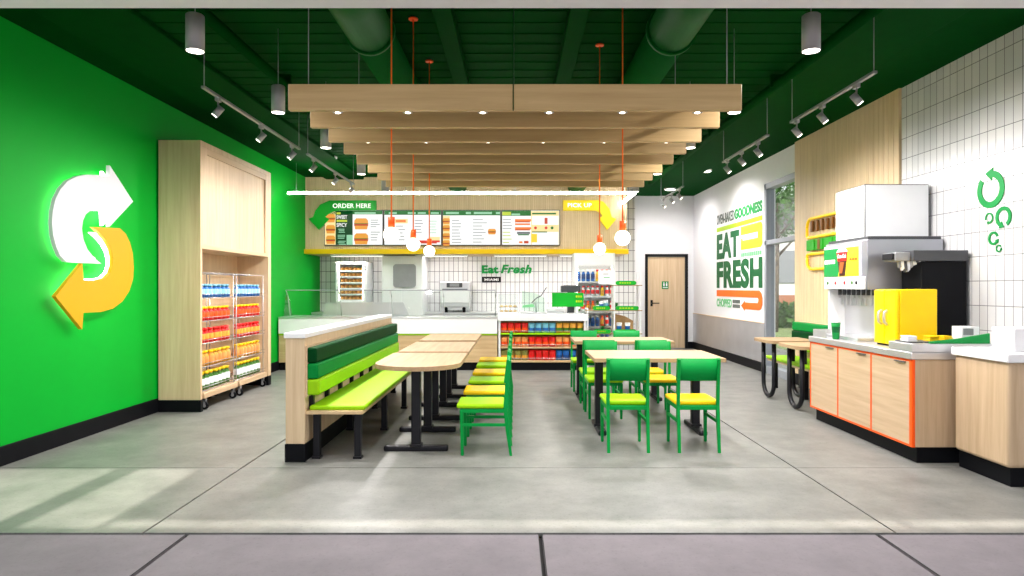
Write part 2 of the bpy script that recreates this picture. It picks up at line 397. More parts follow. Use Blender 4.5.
# ceiling
b = MB(); b.box((LX-0.15, YF, CZ), (RX+0.15, YB+0.15, CZ+0.15), 'dark_green')
y = 3.5
while y < 12.0: b.box((-2.8, y, CZ-0.006), (2.6, y+0.1, CZ), 'dark_green'); y += 0.22
struct('ceiling', b)
for i, x in enumerate((-0.52, 0.46)):
    b = MB(); b.box((x-0.07, YF+0.1, CZ-0.1), (x+0.07, 12.05, CZ), 'dark_green', 0.005); struct('ceiling_joist', b)
for x in (-3.15, 2.95):
    b = MB(); b.box((x-0.35, YF+0.1, CZ-0.05), (x+0.35, 12.05, CZ), 'dark_green', 0.01); struct('ceiling_panel', b)
# storefront head
b = MB(); b.box((-6, 3.0, 2.728), (6, 3.2, 4.2), 'white_wall'); struct('trim_4', b)
b = MB(); b.box((-6, 3.0, 0), (LX-0.16, 3.2, 2.728), 'white_wall'); b.box((RX+0.16, 3.0, 0), (6, 3.2, 2.728), 'white_wall'); struct('wall_front', b)
# unseen canopy added to shape the sun, open at a slot and left bay
b = MB()
b.box((-7, 0.6, 3.2), (6, 1.44, 3.28), 'white_wall')
b.box((-2.36, 1.62, 3.2), (6, 3.0, 3.28), 'white_wall')
b.box((-2.98, 1.44, 3.12), (-2.80, 3.0, 3.28), 'white_wall'); b.box((-5.0, 1.44, 3.12), (-4.8, 3.0, 3.28), 'white_wall')
for x in (-2.36, 0, 2.2, 4.4): b.box((x, 1.44, 3.2), (x+0.05, 1.62, 3.28), 'white_wall')
struct('added_sun_canopy', b)

# ducts and pipes under the ceiling
def duct(x, label):
    t = thing('ventilation_duct', label, 'duct', (x, 7.5, 3.06), 'round ducts under the ceiling')
    b = MB(); b.cyl((x, 4.72, 3.215), (x, 12.0, 3.215), 0.155, 'duct', 32); b.build('duct_pipe', t)
    b = MB(); b.cyl((x, YF+0.1, 3.215), (x, 4.72, 3.215), 0.165, 'duct', 32); b.build('duct_pipe', t)
    for y in (3.9, 4.70, 6.2, 7.7, 9.2, 10.7):
        b = MB(); b.cyl((x, y-0.02, 3.215), (x, y+0.02, 3.215), 0.182, 'duct', 32); b.build('flange', t)
duct(-1.05, 'round dark green ventilation duct under the ceiling, left of the two')
duct(1.13, 'round dark green ventilation duct under the ceiling, right of the two')
for x, side in ((-2.2, 'left'), (2.5, 'right')):
    b = MB(); b.cyl((x, YF+0.1, 3.29), (x, 12.0, 3.29), 0.045, 'dark_green', 16)
    for y in (4.2, 6.2, 8.2, 10.2): b.box((x-0.06, y, 3.27), (x+0.06, y+0.03, CZ-0.02), 'dark_green')
    b.build('ceiling_pipe', label='dark green pipe clipped along the %s side of the ceiling' % side, cat='pipe')

# ------------------------------------------------------------------ slatted oak canopy
bs, b0, nb = 0.389, 3.6, 8
cn = thing('slatted_ceiling_canopy', 'hanging canopy of eight pale oak beams above the dining tables', 'ceiling canopy', (0, 4.96, 2.336))
for i in range(nb):
    y = b0+i*bs
    b = MB(); b.box((-1.257, y, 2.336), (1.257, y+0.04, 2.48), 'oak_beam', 0.003); b.build('beam', cn)
for x in (-1.04, -0.63, -0.19, 0.2, 0.63, 1.07):
    b = MB(); b.box((x-0.012, b0+0.04, 2.452), (x+0.012, b0+(nb-1)*bs, 2.476), 'black_metal'); b.build('cross_rail', cn)
for x in (-1.15, -0.01, 1.18):
    for y in (b0+0.02, b0+3*bs+0.02, b0+7*bs+0.02):
        b = MB(); b.cyl((x, y, 2.47), (x, y, CZ), 0.0028, 'grey', 6); b.build('suspension_cable', cn)
b = MB(); b.cyl((-0.01, b0-0.006, 2.33), (-0.01, b0-0.006, CZ-0.02), 0.003, 'dark_green', 6); b.build('suspension_cable', cn, label='dark green cable')
def puck():
    t = thing('recessed_downlight', '', 'downlight')
    b = MB(); b.lathe([(0.026, 0.035), (0.026, 0.004), (0.03, 0), (0.022, 0)], (0, 0, 0), 'lamp_body', 18); b.cyl((0, 0, 0.03), (0, 0, 0.056), 0.008, 'black_metal', 8); b.build('lamp_housing', t)
    b = MB(); b.cyl((0, 0, 0.004), (0, 0, -0.002), 0.015, 'lens', 18); b.build('lens', t)
    return t
pk = puck(); first = True
XS = (-1.04, -0.63, -0.19, 0.2, 0.63, 1.07); first = True
for r, y in enumerate((3.815, 4.59, 5.37)):
    for k, x in enumerate(XS):
        lb = 'small round downlight between the oak beams, %s row from the front, %s from the left' % (ORD[r], ORD[k])
        if first: o = pk; first = False; o.location = (x, y, 2.379); o['label'] = lb; o['group'] = 'small downlights in the oak canopy'
        else: o = dup(pk, (x, y, 2.379), None, lb, 'small downlights in the oak canopy')
        light('downlight_beam', 'SPOT', (x, y, 2.365), 6.5, o, target=(x, y, 0), spot_size=1.9, spot_blend=0.8, shadow_soft_size=0.03)

# ------------------------------------------------------------------ cylinder pendants
def cyl_lamp():
    t = thing('cylinder_pendant', '', 'ceiling lamp')
    b = MB(); b.lathe([(0.046, 0.004), (0.052, 0), (0.052, 0.21), (0.045, 0.216), (0.0, 0.216)], (0, 0, 0), 'lamp_body', 24); b.build('lamp_housing', t)
    b = MB(); b.cyl((0, 0, 0.012), (0, 0, 0.002), 0.047, 'lens', 24); b.build('lens', t)
    b = MB(); b.cyl((0, 0, 0.21), (0, 0, CZ-2.74), 0.003, 'grey', 6); b.build('cord', t)
    return t
cl = cyl_lamp(); first = True
for side, x in (('left', -1.88), ('right', 1.74)):
    for k, y in enumerate((3.82, 5.16, 6.46, 7.95, 9.4)):
        lb = 'grey cylindrical ceiling lamp %s of the oak canopy, %s from the front' % (side, ORD[k])
        if first: o = cl; first = False; o.location = (x, y, 2.74); o['label'] = lb; o['group'] = 'cylindrical ceiling lamps'
        else: o = dup(cl, (x, y, 2.74), None, lb, 'cylindrical ceiling lamps')
        light('lamp_beam', 'SPOT', (x, y, 2.73), 100, o, target=(x, y, 0), spot_size=3.0, spot_blend=0.9, shadow_soft_size=0.05)
# unseen flush lamps added to brighten the passage, the counter and the right wall
fl = thing('added_fill_lamp', '', 'ceiling lamp')
b = MB(); b.lathe([(0.1, 0), (0.12, 0.0), (0.12, 0.03), (0, 0.03)], (0, 0, 0), 'white_metal', 24); b.build('lamp_housing', fl)
b = MB(); b.cyl((0, 0, 0.01), (0, 0, -0.003), 0.1, 'lens', 24); b.build('lens', fl)
first = True
for (x, y, e, lb) in ((3.2, 13.4, 170, 'added round white fill lamp in front of the oak door'), (-2.9, 10.15, 80, 'added round white fill lamp above the left end of the counter'), (-0.9, 10.15, 80, 'added round white fill lamp above the middle of the counter'), (1.0, 10.15, 80, 'added round white fill lamp above the checkout'),
                      (3.3, 11.3, 90, 'added round white fill lamp above the wall lettering')):
    if first: o = fl; first = False; o.location = (x, y, CZ-0.035); o['label'] = lb
    else: o = dup(fl, (x, y, CZ-0.035), None, lb)
    o['group'] = 'added fill lamps'
    light('lamp_beam', 'SPOT', (x, y, CZ-0.05), e, o, target=(x, y, 0), spot_size=3.0, spot_blend=0.9, shadow_soft_size=0.09)
# fill lamps added under the bulkhead to brighten the kitchen
kl = thing('added_kitchen_lamp', '', 'lamp')
b = MB(); b.box((-0.5, -0.04, 0), (0.5, 0.04, 0.03), 'white_metal', 0.004); b.build('lamp_housing', kl)
b = MB(); b.box((-0.48, -0.03, -0.004), (0.48, 0.03, 0.004), 'lens_dim'); b.build('diffuser', kl)
for i, x in enumerate((-3.0, -1.4, 0.1, 1.35)):
    lb = 'added slim white fill lamp under the kitchen bulkhead, %s from the left' % ORD[i]
    if i == 0: o = kl; o.location = (x, 12.35, 1.95); o['label'] = lb; o['group'] = 'added fill lamps under the bulkhead'
    else: o = dup(kl, (x, 12.35, 1.95), None, lb, 'added fill lamps under the bulkhead')
    light('lamp_beam', 'AREA', (x, 12.35, 1.943), 6.5, o, target=(x, 12.5, 0), shape='RECTANGLE', size=0.95, size_y=0.06)

# ------------------------------------------------------------------ globe pendants
def globe():
    t = thing('globe_pendant', '', 'pendant lamp')
    b = MB(); b.sph((0, 0, 0), 0.05, 'glow', 24); b.build('globe', t)
    b = MB(); b.cyl((0, 0, 0.046), (0, 0, 0.112), 0.021, 'orange', 20); b.build('socket', t)
    b = MB(); b.cyl((0, 0, 0.112), (0, 0, CZ-0.025-1.68), 0.005, 'cord', 8); b.build('cord', t)
    b = MB(); b.cyl((0, 0, CZ-0.03-1.68), (0, 0, CZ-1.68-0.02), 0.036, 'orange', 20); b.build('canopy_disc', t)
    return t
gl = globe()
for i, (x, y, lb) in enumerate(((-0.77, 4.05, 'over the left tables, nearest'), (-0.77, 4.92, 'over the left tables, middle one of three'), (-0.77, 5.84, 'over the left tables, farthest'),
                                (0.71, 4.29, 'on the right, the nearer of the two'), (0.71, 5.45, 'on the right, the farther of the two'))):
    lb = 'glowing white globe lamp on an orange cord ' + lb
    if i == 0: o = gl; o.location = (x, y, 1.68); o['label'] = lb; o['group'] = 'globe lamps on orange cords'
    else: o = dup(gl, (x, y, 1.68), None, lb, 'globe lamps on orange cords')

# ------------------------------------------------------------------ track lights
def track(y0, y1, x, z, tx, label, spots=3):
    t = thing('track_rail', label, 'light track', (x, (y0+y1)/2, z), 'light tracks')
    b = MB(); b.box((x-0.016, y0, z), (x+0.016, y1, z+0.02), 'grey', 0.002); b.build('rail', t)
    for y in (y0+0.02, y1-0.02):
        b = MB(); b.cyl((x, y, z+0.02), (x, y, CZ-0.02), 0.004, 'grey', 6); b.build('hanger_rod', t)
    return t
def spot(x, y, z, tx, tz, label, e):
    t = thing('track_spotlight', label, 'spotlight', (x, y, z), 'track spotlights')
    d = (Vector((tx, y-0.25, tz))-Vector((x, y, z-0.1))).normalized()
    c = Vector((x, y, z-0.11)); a0 = c-d*0.045; a1 = c+d*0.045
    b = MB(); b.cyl(a0, a1, 0.028, 'lamp_body', 18); b.build('lamp_head', t)
    b = MB(); b.cyl(a1, a1+d*0.003, 0.023, 'lens', 18); b.build('lens', t)
    b = MB(); b.box((x-0.014, y-0.03, z-0.03), (x+0.014, y+0.03, z), 'lamp_body'); b.cyl((x, y, z-0.03), (x, y, z-0.09), 0.007, 'lamp_body', 8); b.build('arm', t)
    light('spot_beam', 'SPOT', a1+d*0.02, e, t, target=a1+d*2, spot_size=2.4, spot_blend=0.9, shadow_soft_size=0.04)
TR = [(-2.42, 5.04, 7.3, (5.3, 6.2, 7.05), -3.9, 'left wall, nearer'), (-2.42, 7.57, 9.75, (7.8, 8.75, 9.6), -3.9, 'left wall, farther'),
      (2.6, 4.69, 6.12, (4.95, 5.5, 6.0), 4.0, 'right wall, nearest'), (2.58, 6.63, 8.06, (6.9, 7.4, 7.9), 4.0, 'right wall, middle'), (2.58, 9.97, 11.5, (10.2, 10.7, 11.3), 4.0, 'right wall, farthest')]
for (x, y0, y1, sy, wx, nm) in TR:
    z = 2.9 if not nm.endswith('farthest') else 2.9
    track(y0, y1, x, z, wx, 'thin grey light track hung along the %s' % nm)
    for k, y in enumerate(sy):
        spot(x, y, z, x+(wx-x)*0.8, 1.3, 'small grey track spotlight on the track along the %s, %s from the front' % (nm, ORD[k]), 38 if wx < 0 else 54)

# ------------------------------------------------------------------ led line around the counter
t = thing('linear_led_light', 'thin glowing white LED line turning back to the oak bulkhead', 'light', (-0.87, 11.2, 2.9))
b = MB(); b.box((-3.74, 10.68, 2.895), (1.99, 10.72, 2.935), 'led', 0.003); b.build('light_bar', t)
b = MB(); b.box((1.95, 10.72, 2.895), (1.99, BH-0.02, 2.935), 'led', 0.003); b.build('light_bar', t)
for x in (-3.6, -1.8, 0, 1.8):
    b = MB(); b.cyl((x, 10.7, 2.935), (x, 10.7, CZ), 0.003, 'grey', 6); b.build('suspension_cable', t)
# ------------------------------------------------------------------ signs
def wall_left(px, py, x=-3.805):          # measured positions on the left wall, as (y, z)
    s = (515-px)/abs(x); return (650/s, 1.35-(py-288)/s)
def wall_right(px, py, x=3.98):
    s = (px-515)/x; return (650/s, 1.35-(py-288)/s)
W = [(383,177),(316,73),(315,106),(285,101),(250,100),(222,105),(195,118),(175,140),(160,170),(152,205),(150,240),(153,275),(161,305),(173,333),(190,350),(208,353),(292,356),
     (272,340),(252,315),(240,285),(236,255),(239,232),(247,214),(258,205),(272,201),(313,201),(315,250)]
Yl = [(268,250),(345,254),(362,270),(374,295),(382,325),(385,365),(383,400),(372,435),(352,465),(325,485),(290,495),(240,497),(237,545),(160,450),(237,355),(241,403),(278,404),(303,397),
      (318,382),(325,362),(326,340),(320,315),(307,290),(288,268)]
def sgn(pts, shrink=1.0):
    out = [wall_left(u/2.878, 140+v/2.878) for u, v in pts]
    if shrink != 1:
        cx = sum(p[0] for p in out)/len(out); cz = sum(p[1] for p in out)/len(out)
        out = [(cx+(p[0]-cx)*shrink, cz+(p[1]-cz)*shrink) for p in out]
    return out
t = thing('arrow_emblem_sign', 'large back-lit emblem of a white and a yellow curved arrow on the green wall', 'sign', (LX+0.03, 5.2, 1.0))
b = MB(); b.poly(sgn(W), (LX+0.06, 0, 0), Y_, Z_, 0.035, 'sign_white'); b.build('white_arrow', t)
b = MB(); b.poly(sgn(Yl), (LX+0.06, 0, 0), Y_, Z_, 0.035, 'sign_yellow'); b.build('yellow_arrow', t)
b = MB(); b.poly(sgn(W, 0.88), (LX+0.03, 0, 0), Y_, Z_, 0.028, 'halo'); b.poly(sgn(Yl, 0.88), (LX+0.03, 0, 0), Y_, Z_, 0.028, 'halo'); b.build('back_light', t)
b = MB()
for (y, z) in ((5.75, 1.9), (6.1, 1.25)): b.cyl((LX, y, z), (LX+0.04, y, z), 0.012, 'white_metal')
b.build('wall_mount', t)

# order / pick up arrows on the bulkhead
S = 53.9
def bh(px, py): return ((px-515)/S, 1.35-(py-288)/S)
FY = BH-0.022
def arrow_sign(pts, m, name, label, text, tp, w, h):
    t = thing(name, label, 'sign', (bh(*pts[0])[0], FY, 2.4))
    b = MB(); b.poly([bh(*p) for p in pts], (0, FY, 0), X_, Z_, 0.065, m); b.build('arrow_panel', t)
    x, z = bh(*tp)
    b = MB(); b.text(text, (x, FY-0.066, z), X_, Z_, w/S, h/S, 0.006, 'text_white', bold=0.02); b.build('lettering', t)
arrow_sign([(376.4,200.8),(376.4,210.5),(340,210.5),(333,212),(328.5,214.8),(326,217.0),(330,219.5),(319.4,229.8),(309.3,219),(313.8,217.3),(316,211),(321,204.8),(330,200.8)], 'order_green', 'order_here_sign',
           'bright green ORDER HERE sign with an arrow bending down to the counter', 'ORDER HERE', (333.5, 208.4), 38, 4.6)
arrow_sign([(563,200.5),(563,210.8),(596,210.8),(600.5,213),(602.3,216.4),(598.8,218.5),(606.9,230),(616,219.2),(611.3,217.3),(609,209),(603,202),(598,200.5)], 'pick_yellow', 'pick_up_sign',
           'yellow PICK UP sign with an arrow bending down, right end of bulkhead', 'PICK UP', (567.5, 207.6), 24, 4.2)
# menu screens
def menu(x0, x1, label, draw):
    z0 = 1.35+42.5/S; z1 = 1.35+78/S
    X0 = (x0-515)/S; X1 = (x1-515)/S-0.012
    t = thing('menu_screen', label, 'menu board', ((X0+X1)/2, FY, z0), 'lit menu screens above the counter')
    b = MB(); b.box((X0, FY-0.04, z0), (X1, FY, z1), 'black_metal', 0.004); b.build('bezel', t)
    b = MB(); b.box((X0+0.012, FY-0.043, z0+0.012), (X1-0.012, FY-0.038, z1-0.012), 'scr_white'); b.build('screen', t)
    g = MB()
    def R(a, c, d, e, m, lay=0):    # rect in picture measurements
        x = max(X0+0.014, (a-515)/S); xx = min(X1-0.014, (c-515)/S); zt = min(z1-0.013, 1.35-(d-288)/S); zb = max(z0+0.013, 1.35-(e-288)/S)
        g.box((x, FY-0.045-lay*0.002, zb), (xx, FY-0.043, zt), m)
    def sub(cx, cy, w, h, lay=1):
        X = (cx-515)/S; Z = 1.35-(cy-288)/S; ww = w/S/2; hh = h/S
        top = [(-ww, 0), (ww, 0), (ww*0.97, hh*0.25), (ww*0.7, hh*0.42), (-ww*0.7, hh*0.42), (-ww*0.97, hh*0.25)]
        bot = [(-ww*0.95, -hh*0.2), (ww*0.95, -hh*0.2), (ww*0.85, -hh*0.5), (-ww*0.85, -hh*0.5)]
        fil = [(-ww, -hh*0.05), (ww, -hh*0.05), (ww, -hh*0.2), (-ww, -hh*0.2)]
        lea = [(-ww*1.02, 0.0), (ww*1.02, 0.0), (ww*1.0, -hh*0.06), (-ww, -hh*0.06)]
        for p, m in ((top, 'scr_bun'), (bot, 'scr_bun'), (fil, 'scr_meat'), (lea, 'scr_green')):
            g.poly(p, (X, FY-0.045, Z), X_, Z_, 0.002*lay, m)
    def lines(x, y, w, n, st, m='scr_gray', hh=0.55):
        for k in range(n):
            R(x, x+w*random.uniform(0.6, 1), y+k*st, y+k*st+hh, m)
    draw(R, sub, lines, g)
    g.build('menu_graphics', t)
def text_on(g, body, x, y, w, h, m):
    g.text(body, ((x-515)/S, FY-0.049, 1.35-(y-288)/S), X_, Z_, w/S, h/S, 0.002, m, bold=0.02)
def m1(R, sub, lines, g):
    R(325, 383, 210, 214.5, 'scr_green'); R(325, 336, 211, 246, 'scr_cream'); R(336, 353, 211, 246, 'scr_dgreen')
    for y in (218, 229, 239.5): sub(331, y, 9, 9)
    R(337, 341, 212.5, 214.5, 'scr_lime', 1)
    text_on(g, 'SWEET', 337, 219.0, 10.5, 3.6, 'scr_white'); R(337, 347.5, 220, 222, 'scr_lime', 1); text_on(g, 'SPICY', 337, 227.0, 10.5, 3.8, 'scr_white')
    for y in (229, 235, 241):
        for k in range(3): R(338+random.random()*2, 344.5+random.random()*2, y+k*1.5, y+k*1.5+0.7, 'scr_mint', 1)
    R(347, 353, 235, 246, 'scr_mint', 1)
    R(355, 376, 212.5, 214, 'scr_mint', 1); sub(361.5, 223.5, 14, 12); sub(361.5, 238.5, 14, 12)
    lines(371, 220, 9, 4, 2.2); lines(371, 232, 10, 4, 2.6)
def m2(R, sub, lines, g):
    R(384, 442, 210, 215, 'scr_green')
    for a in (389, 408, 418, 431): R(a, a+8, 212.4, 214, 'scr_mint', 1)
    R(394, 408, 219, 223.5, 'scr_cream'); R(396, 406, 220, 222.4, 'scr_orange', 1)
    lines(396, 226, 10, 5, 3.4); lines(415, 220.5, 10, 5, 2.9); lines(430, 221, 8, 5, 2.9, 'scr_mint')
    R(417, 440, 240.5, 242.5, 'scr_red'); R(421, 437, 242.5, 243.6, 'scr_meat'); R(430, 440, 237, 240.5, 'scr_cream')
def m3(R, sub, lines, g):
    R(442, 501, 210, 215.5, 'scr_green')
    for a, w in ((446, 13), (474, 18), (466, 5), (496, 4)): R(a, a+w, 212.2, 214.2, 'scr_mint', 1)
    R(442, 450, 216, 246, 'scr_cream')
    for y in (221, 228, 236, 243): sub(446.5, y, 7, 6.4)
    lines(452, 220.5, 10, 8, 3.1); lines(473, 219.5, 14, 8, 3.2); sub(492, 231.5, 8, 6)
    g.cyl(((492-515)/S, FY-0.045, 1.35+56/S), ((492-515)/S, FY-0.0455, 1.35+56/S), 0.05, 'scr_cream')
def m4(R, sub, lines, g):
    R(501, 531, 210, 216, 'scr_green'); R(502, 511, 212, 215.5, 'scr_lime', 1); R(511.5, 520, 213.7, 215.4, 'scr_mint', 1)
    R(531, 559, 211, 246, 'scr_cream'); R(532, 558.5, 216, 225, 'scr_white', 1); R(532, 558.5, 232, 246, 'scr_white', 1)
    R(532, 556, 213, 214.6, 'scr_green', 1)
    for y in (220.5, 228.5): R(515, 531, y-1.2, y+1, 'scr_orange', 1); R(515, 530, y+1, y+2, 'scr_meat', 1)
    R(515, 530, 223.5, 225.2, 'scr_orange', 1)
    for cx, m in ((535.5, 'scr_red'), (546, 'scr_red'), (552, 'scr_green')): g.cyl(((cx-515)/S, FY-0.045, 1.35+60/S), ((cx-515)/S, FY-0.048, 1.35+60/S), 0.027, m)
    R(544.5, 547.5, 218, 224, 'scr_meat', 2); lines(549, 217.5, 8, 3, 2.4, 'scr_red'); lines(536, 218, 6, 3, 2.4)
    R(531, 537, 234, 242.5, 'scr_yellow', 2); R(532, 547, 231.6, 232.6, 'scr_green', 2)
    lines(540, 235, 7, 4, 2.6, 'scr_orange', 0.5); lines(550, 235, 7, 4, 2.6); R(517, 530, 232, 234, 'scr_gray'); R(518, 529, 234.2, 235.4, 'scr_green')
    lines(503, 219.5, 9, 4, 3); lines(503, 232, 10, 4, 3.4, 'scr_lime', 0.8); R(524, 528.5, 241, 243.5, 'scr_meat'); R(519, 522.5, 241.4, 243.3, 'scr_orange')
menu(324.5, 384, 'lit menu screen with a dark SWEET SPICY panel, leftmost of four', m1)
menu(384, 442.5, 'lit white menu screen with a red strip, second of four from left', m2)
menu(442.5, 501.5, 'lit white menu screen with sandwiches down its left edge, third of four', m3)
menu(501.5, 560.5, 'lit menu screen with drinks and orange bars, rightmost of the four', m4)

# kitchen wall lettering
t = thing('wall_lettering', 'green Eat Fresh lettering on the white tiled kitchen wall', 'lettering', (-0.16, YK, 1.62))
b = MB(); b.text('Eat', (-0.66, YK-0.001, 1.64), X_, Z_, 0.33, 0.165, 0.03, 'print_green', bold=0.04); b.build('lettering', t)
b = MB(); b.text('Fresh', (-0.285, YK-0.001, 1.64), X_, Z_, 0.62, 0.175, 0.03, 'print_green', bold=0.035, shear=0.25); b.build('lettering', t)
t = thing('name_plaque', 'small black plaque with a white place name under the Eat Fresh lettering', 'plaque', (-0.46, YK, 1.48))
b = MB(); b.box((-0.66, YK-0.02, 1.46), (-0.28, YK-0.001, 1.575), 'black_metal', 0.012); b.build('plate', t)
b = MB(); b.text('MIAMI', (-0.61, YK-0.021, 1.492), X_, Z_, 0.28, 0.05, 0.004, 'white', bold=0.03); b.build('lettering', t)

# EAT FRESH graphic on the right wall (reads from far to near: u grows towards the camera)
GX = RX-0.001; GY = 12.87; mY = -Y_
GW = GY-10.5
t = thing('wall_graphic', 'large EAT FRESH lettering graphic on the white right wall', 'wall graphic', (GX, 11.7, 1.0))
o = lambda u, z: (GX, GY-u, z)
D = 0.006
b = MB(); b.text('OVEN-BAKED', o(0, 2.59), mY, Z_, GW*0.43, 0.19, D, 'print_grey', bold=0.02); b.build('small_lettering', t)
b = MB(); b.text('GOODNESS', o(GW*0.44, 2.59), mY, Z_, GW*0.56, 0.19, D, 'print_green', bold=0.05); b.build('small_lettering', t, label='green bold lettering')
b = MB(); b.poly([(0, 0), (GW, 0), (GW, 0.08), (0, 0.08)], o(0, 2.45), mY, Z_, D, 'print_lime'); b.build('bar', t)
b = MB(); b.text('EAT', o(0, 1.91), mY, Z_, GW*0.54, 0.49, D, 'print_dgreen', bold=0.05); b.build('lettering', t)
b = MB(); b.text('FRESH', o(0, 1.345), mY, Z_, GW, 0.52, D, 'print_dgreen', bold=0.05); b.build('lettering', t)
u0, u1 = GW*0.58, GW
b = MB(); b.poly([(u0, 0), (u1-0.06, 0), (u1, 0.05), (u1, 0.36), (u1-0.06, 0.41), (u0, 0.41), (u0, 0.26), (u1-0.2, 0.26), (u1-0.2, 0.16), (u0+0.08, 0.16), (u0+0.08, 0.2), (u0, 0.2)], o(0, 2.02), mY, Z_, D, 'print_yellow'); b.build('bread_shape', t)
b = MB()
for k in range(11): b.box((GX-D, GY-(u0+0.01+k*0.088), 1.895), (GX, GY-(u0+0.01+k*0.088+0.06), 1.965), 'print_lgreen')
b.build('small_lettering', t, label='pale green fine lettering')
z0 = 1.0
arc = [(u1-0.18+0.18*math.cos(a), z0+0.15+0.15*math.sin(a)) for a in [(-90+i*18)*PI/180 for i in range(11)]]
pl = [(0, z0+0.19), (u1-0.25, z0+0.19)]
po = [(0, 0.3+z0-1.0+0.0)]
outer = [(0, 1.31), (u1-0.14, 1.31), (u1-0.05, 1.27), (u1, 1.19), (u1, 1.08), (u1-0.05, 1.01), (u1-0.14, 0.985), (GW*0.66, 0.985), (GW*0.66, 0.955), (GW*0.585, 1.04), (GW*0.66, 1.125), (GW*0.66, 1.10), (u1-0.2, 1.10), (u1-0.17, 1.13), (u1-0.17, 1.165), (u1-0.2, 1.19), (0, 1.19)]
b = MB(); b.poly(outer, o(0, 0), mY, Z_, D, 'print_orange'); b.build('arrow_shape', t)
b = MB(); b.text('CHOPPED', o(0, 0.985), mY, Z_, GW*0.37, 0.16, D, 'print_lgreen', bold=0.03); b.build('small_lettering', t, label='pale green lettering')
b = MB()
for r in range(2):
    for k in range(5): b.box((GX-D, GY-(GW*0.40+k*0.078), 0.99+r*0.085), (GX, GY-(GW*0.40+k*0.078+0.058), 0.99+r*0.085+0.062), 'print_grey')
b.build('small_lettering', t, label='grey fine lettering in two rows')

# green curved recycling arrows on the tiles
def ring_arrow(px, py, r, wdt, rot, label, cw):
    y, z = wall_right(px, py)
    pts = []; a0, a1 = rot, rot+300*PI/180*(1 if not cw else -1)
    n = 28
    oa = [(math.cos(a0+(a1-a0)*i/n), math.sin(a0+(a1-a0)*i/n)) for i in range(n+1)]
    outer = [(c*r, s_*r) for c, s_ in oa]; inner = [(c*(r-wdt), s_*(r-wdt)) for c, s_ in oa]
    pts = outer+inner[::-1]
    c, s_ = oa[-1]; tx, ty = (-s_, c) if not cw else (s_, -c)
    rm = r-wdt/2; k = wdt*1.05
    tri = [(c*(rm+k), s_*(rm+k)), (c*(rm-k), s_*(rm-k)), (c*rm+tx*k*1.5, s_*rm+ty*k*1.5)]
    b = MB(); b.poly(pts, (3.984, y, z), mY, Z_, 0.008, 'print_green'); b.poly(tri, (3.984, y, z), mY, Z_, 0.008, 'print_green')
    b.build('ring_arrow_sign', label=label, cat='wall sign', group='green ring arrows on the tiles')
ring_arrow(990.6, 189.5, 0.155, 0.052, PI*0.78, 'green ring arrow on the white tiles, the largest at top', False)
ring_arrow(1003.4, 216.9, 0.086, 0.03, -PI*0.33, 'green ring arrow on the tiles, second largest, just below the large ring', False)
ring_arrow(989.2, 218.2, 0.046, 0.013, PI*1.1, 'small thin green ring arrow left of the second largest ring', True)
ring_arrow(993.4, 238.3, 0.057, 0.019, PI*0.1, 'small thick green ring arrow, second from the bottom', False)
ring_arrow(998.8, 248.4, 0.031, 0.01, PI*0.2, 'tiny green ring arrow at the bottom of the ring cluster', False)

# sandwich wall art on the oak panel
AY = 8.74; AX = 3.957
t = thing('sandwich_wall_art', 'yellow outlined sandwich with green filling hung on the oak panel', 'wall art', (AX, 8.1, 1.62))
L = 1.25
def roundrect(u0, z0, u1, z1, rl, top):
    P = []
    def arc(cx, cz, r, a, bb, n=6): 
        for i in range(n+1):
            q = (a+(bb-a)*i/n)*PI/180; P.append((cx+r*math.cos(q), cz+r*math.sin(q)))
    r1 = rl if top else rl*0.35; r2 = rl*0.35 if top else rl
    arc(u0+r1, z1-r1, r1, 180, 90); arc(u1-r1, z1-r1, r1, 90, 0); arc(u1-r2, z0+r2, r2, 0, -90); arc(u0+r2, z0+r2, r2, -90, -180)
    return P
for nm, z0, z1, top in (('bun_outline', 2.02, 2.27, True), ('bun_outline', 1.60, 1.80, False)):
    P = roundrect(0, z0, L, z1, 0.12, top)
    b = MB(); pts = [(AX-0.03, AY-u, z) for u, z in P]; pts.append(pts[0]); b.tube(pts, 0.02, 'yellow_art', 8); b.build(nm, t)
for k in range(8):
    b = MB(); y = AY-0.15-k*0.135
    b.box((AX-0.045, y-0.03, 2.09), (AX-0.012, y+0.03, 2.235), 'brown_art', 0.008); b.build('slot_bar', t)
b = MB()
for k in range(10): b.box((AX-0.05-(0.01 if k % 2 else 0), AY-0.02-k*0.12, 1.845), (AX, AY-0.02-(k+1)*0.12, 1.985), 'green_art', 0.006)
b.build('lettuce_strip', t)
b = MB(); b.box((AX-0.065, AY-0.36, 1.85), (AX, AY-0.43, 1.98), 'brown_art', 0.006); b.build('filling_bar', t)
# ------------------------------------------------------------------ tall oak cupboard on the left wall
CX, CY0, CY1 = -3.42, 7.07, 9.11
t = thing('tall_display_cupboard', 'tall pale oak cupboard with an open lower bay against the green wall', 'cupboard', (-3.65, 8.1, 0))
b = MB()
b.box((LX+0.02, CY0, 0.13), (CX, CY0+0.04, 2.96), 'oak_v', 0.003); b.box((LX+0.02, CY1-0.1, 0.13), (CX, CY1, 2.96), 'oak_v', 0.003)
b.box((LX+0.02, CY0+0.04, 0.13), (LX+0.05, CY1-0.1, 2.96), 'oak_v'); b.box((LX+0.05, CY0+0.04, 2.90), (CX, CY1-0.1, 2.96), 'oak_v', 0.003)
b.box((LX+0.05, CY0+0.04, 1.78), (CX, CY1-0.1, 1.83), 'oak_y', 0.003); b.build('carcass', t)
b = MB(); b.box((LX+0.05, CY0+0.04, 1.83), (CX-0.02, CY1-0.1, 2.90), 'oak_v'); b.build('upper_panel', t)
b = MB()
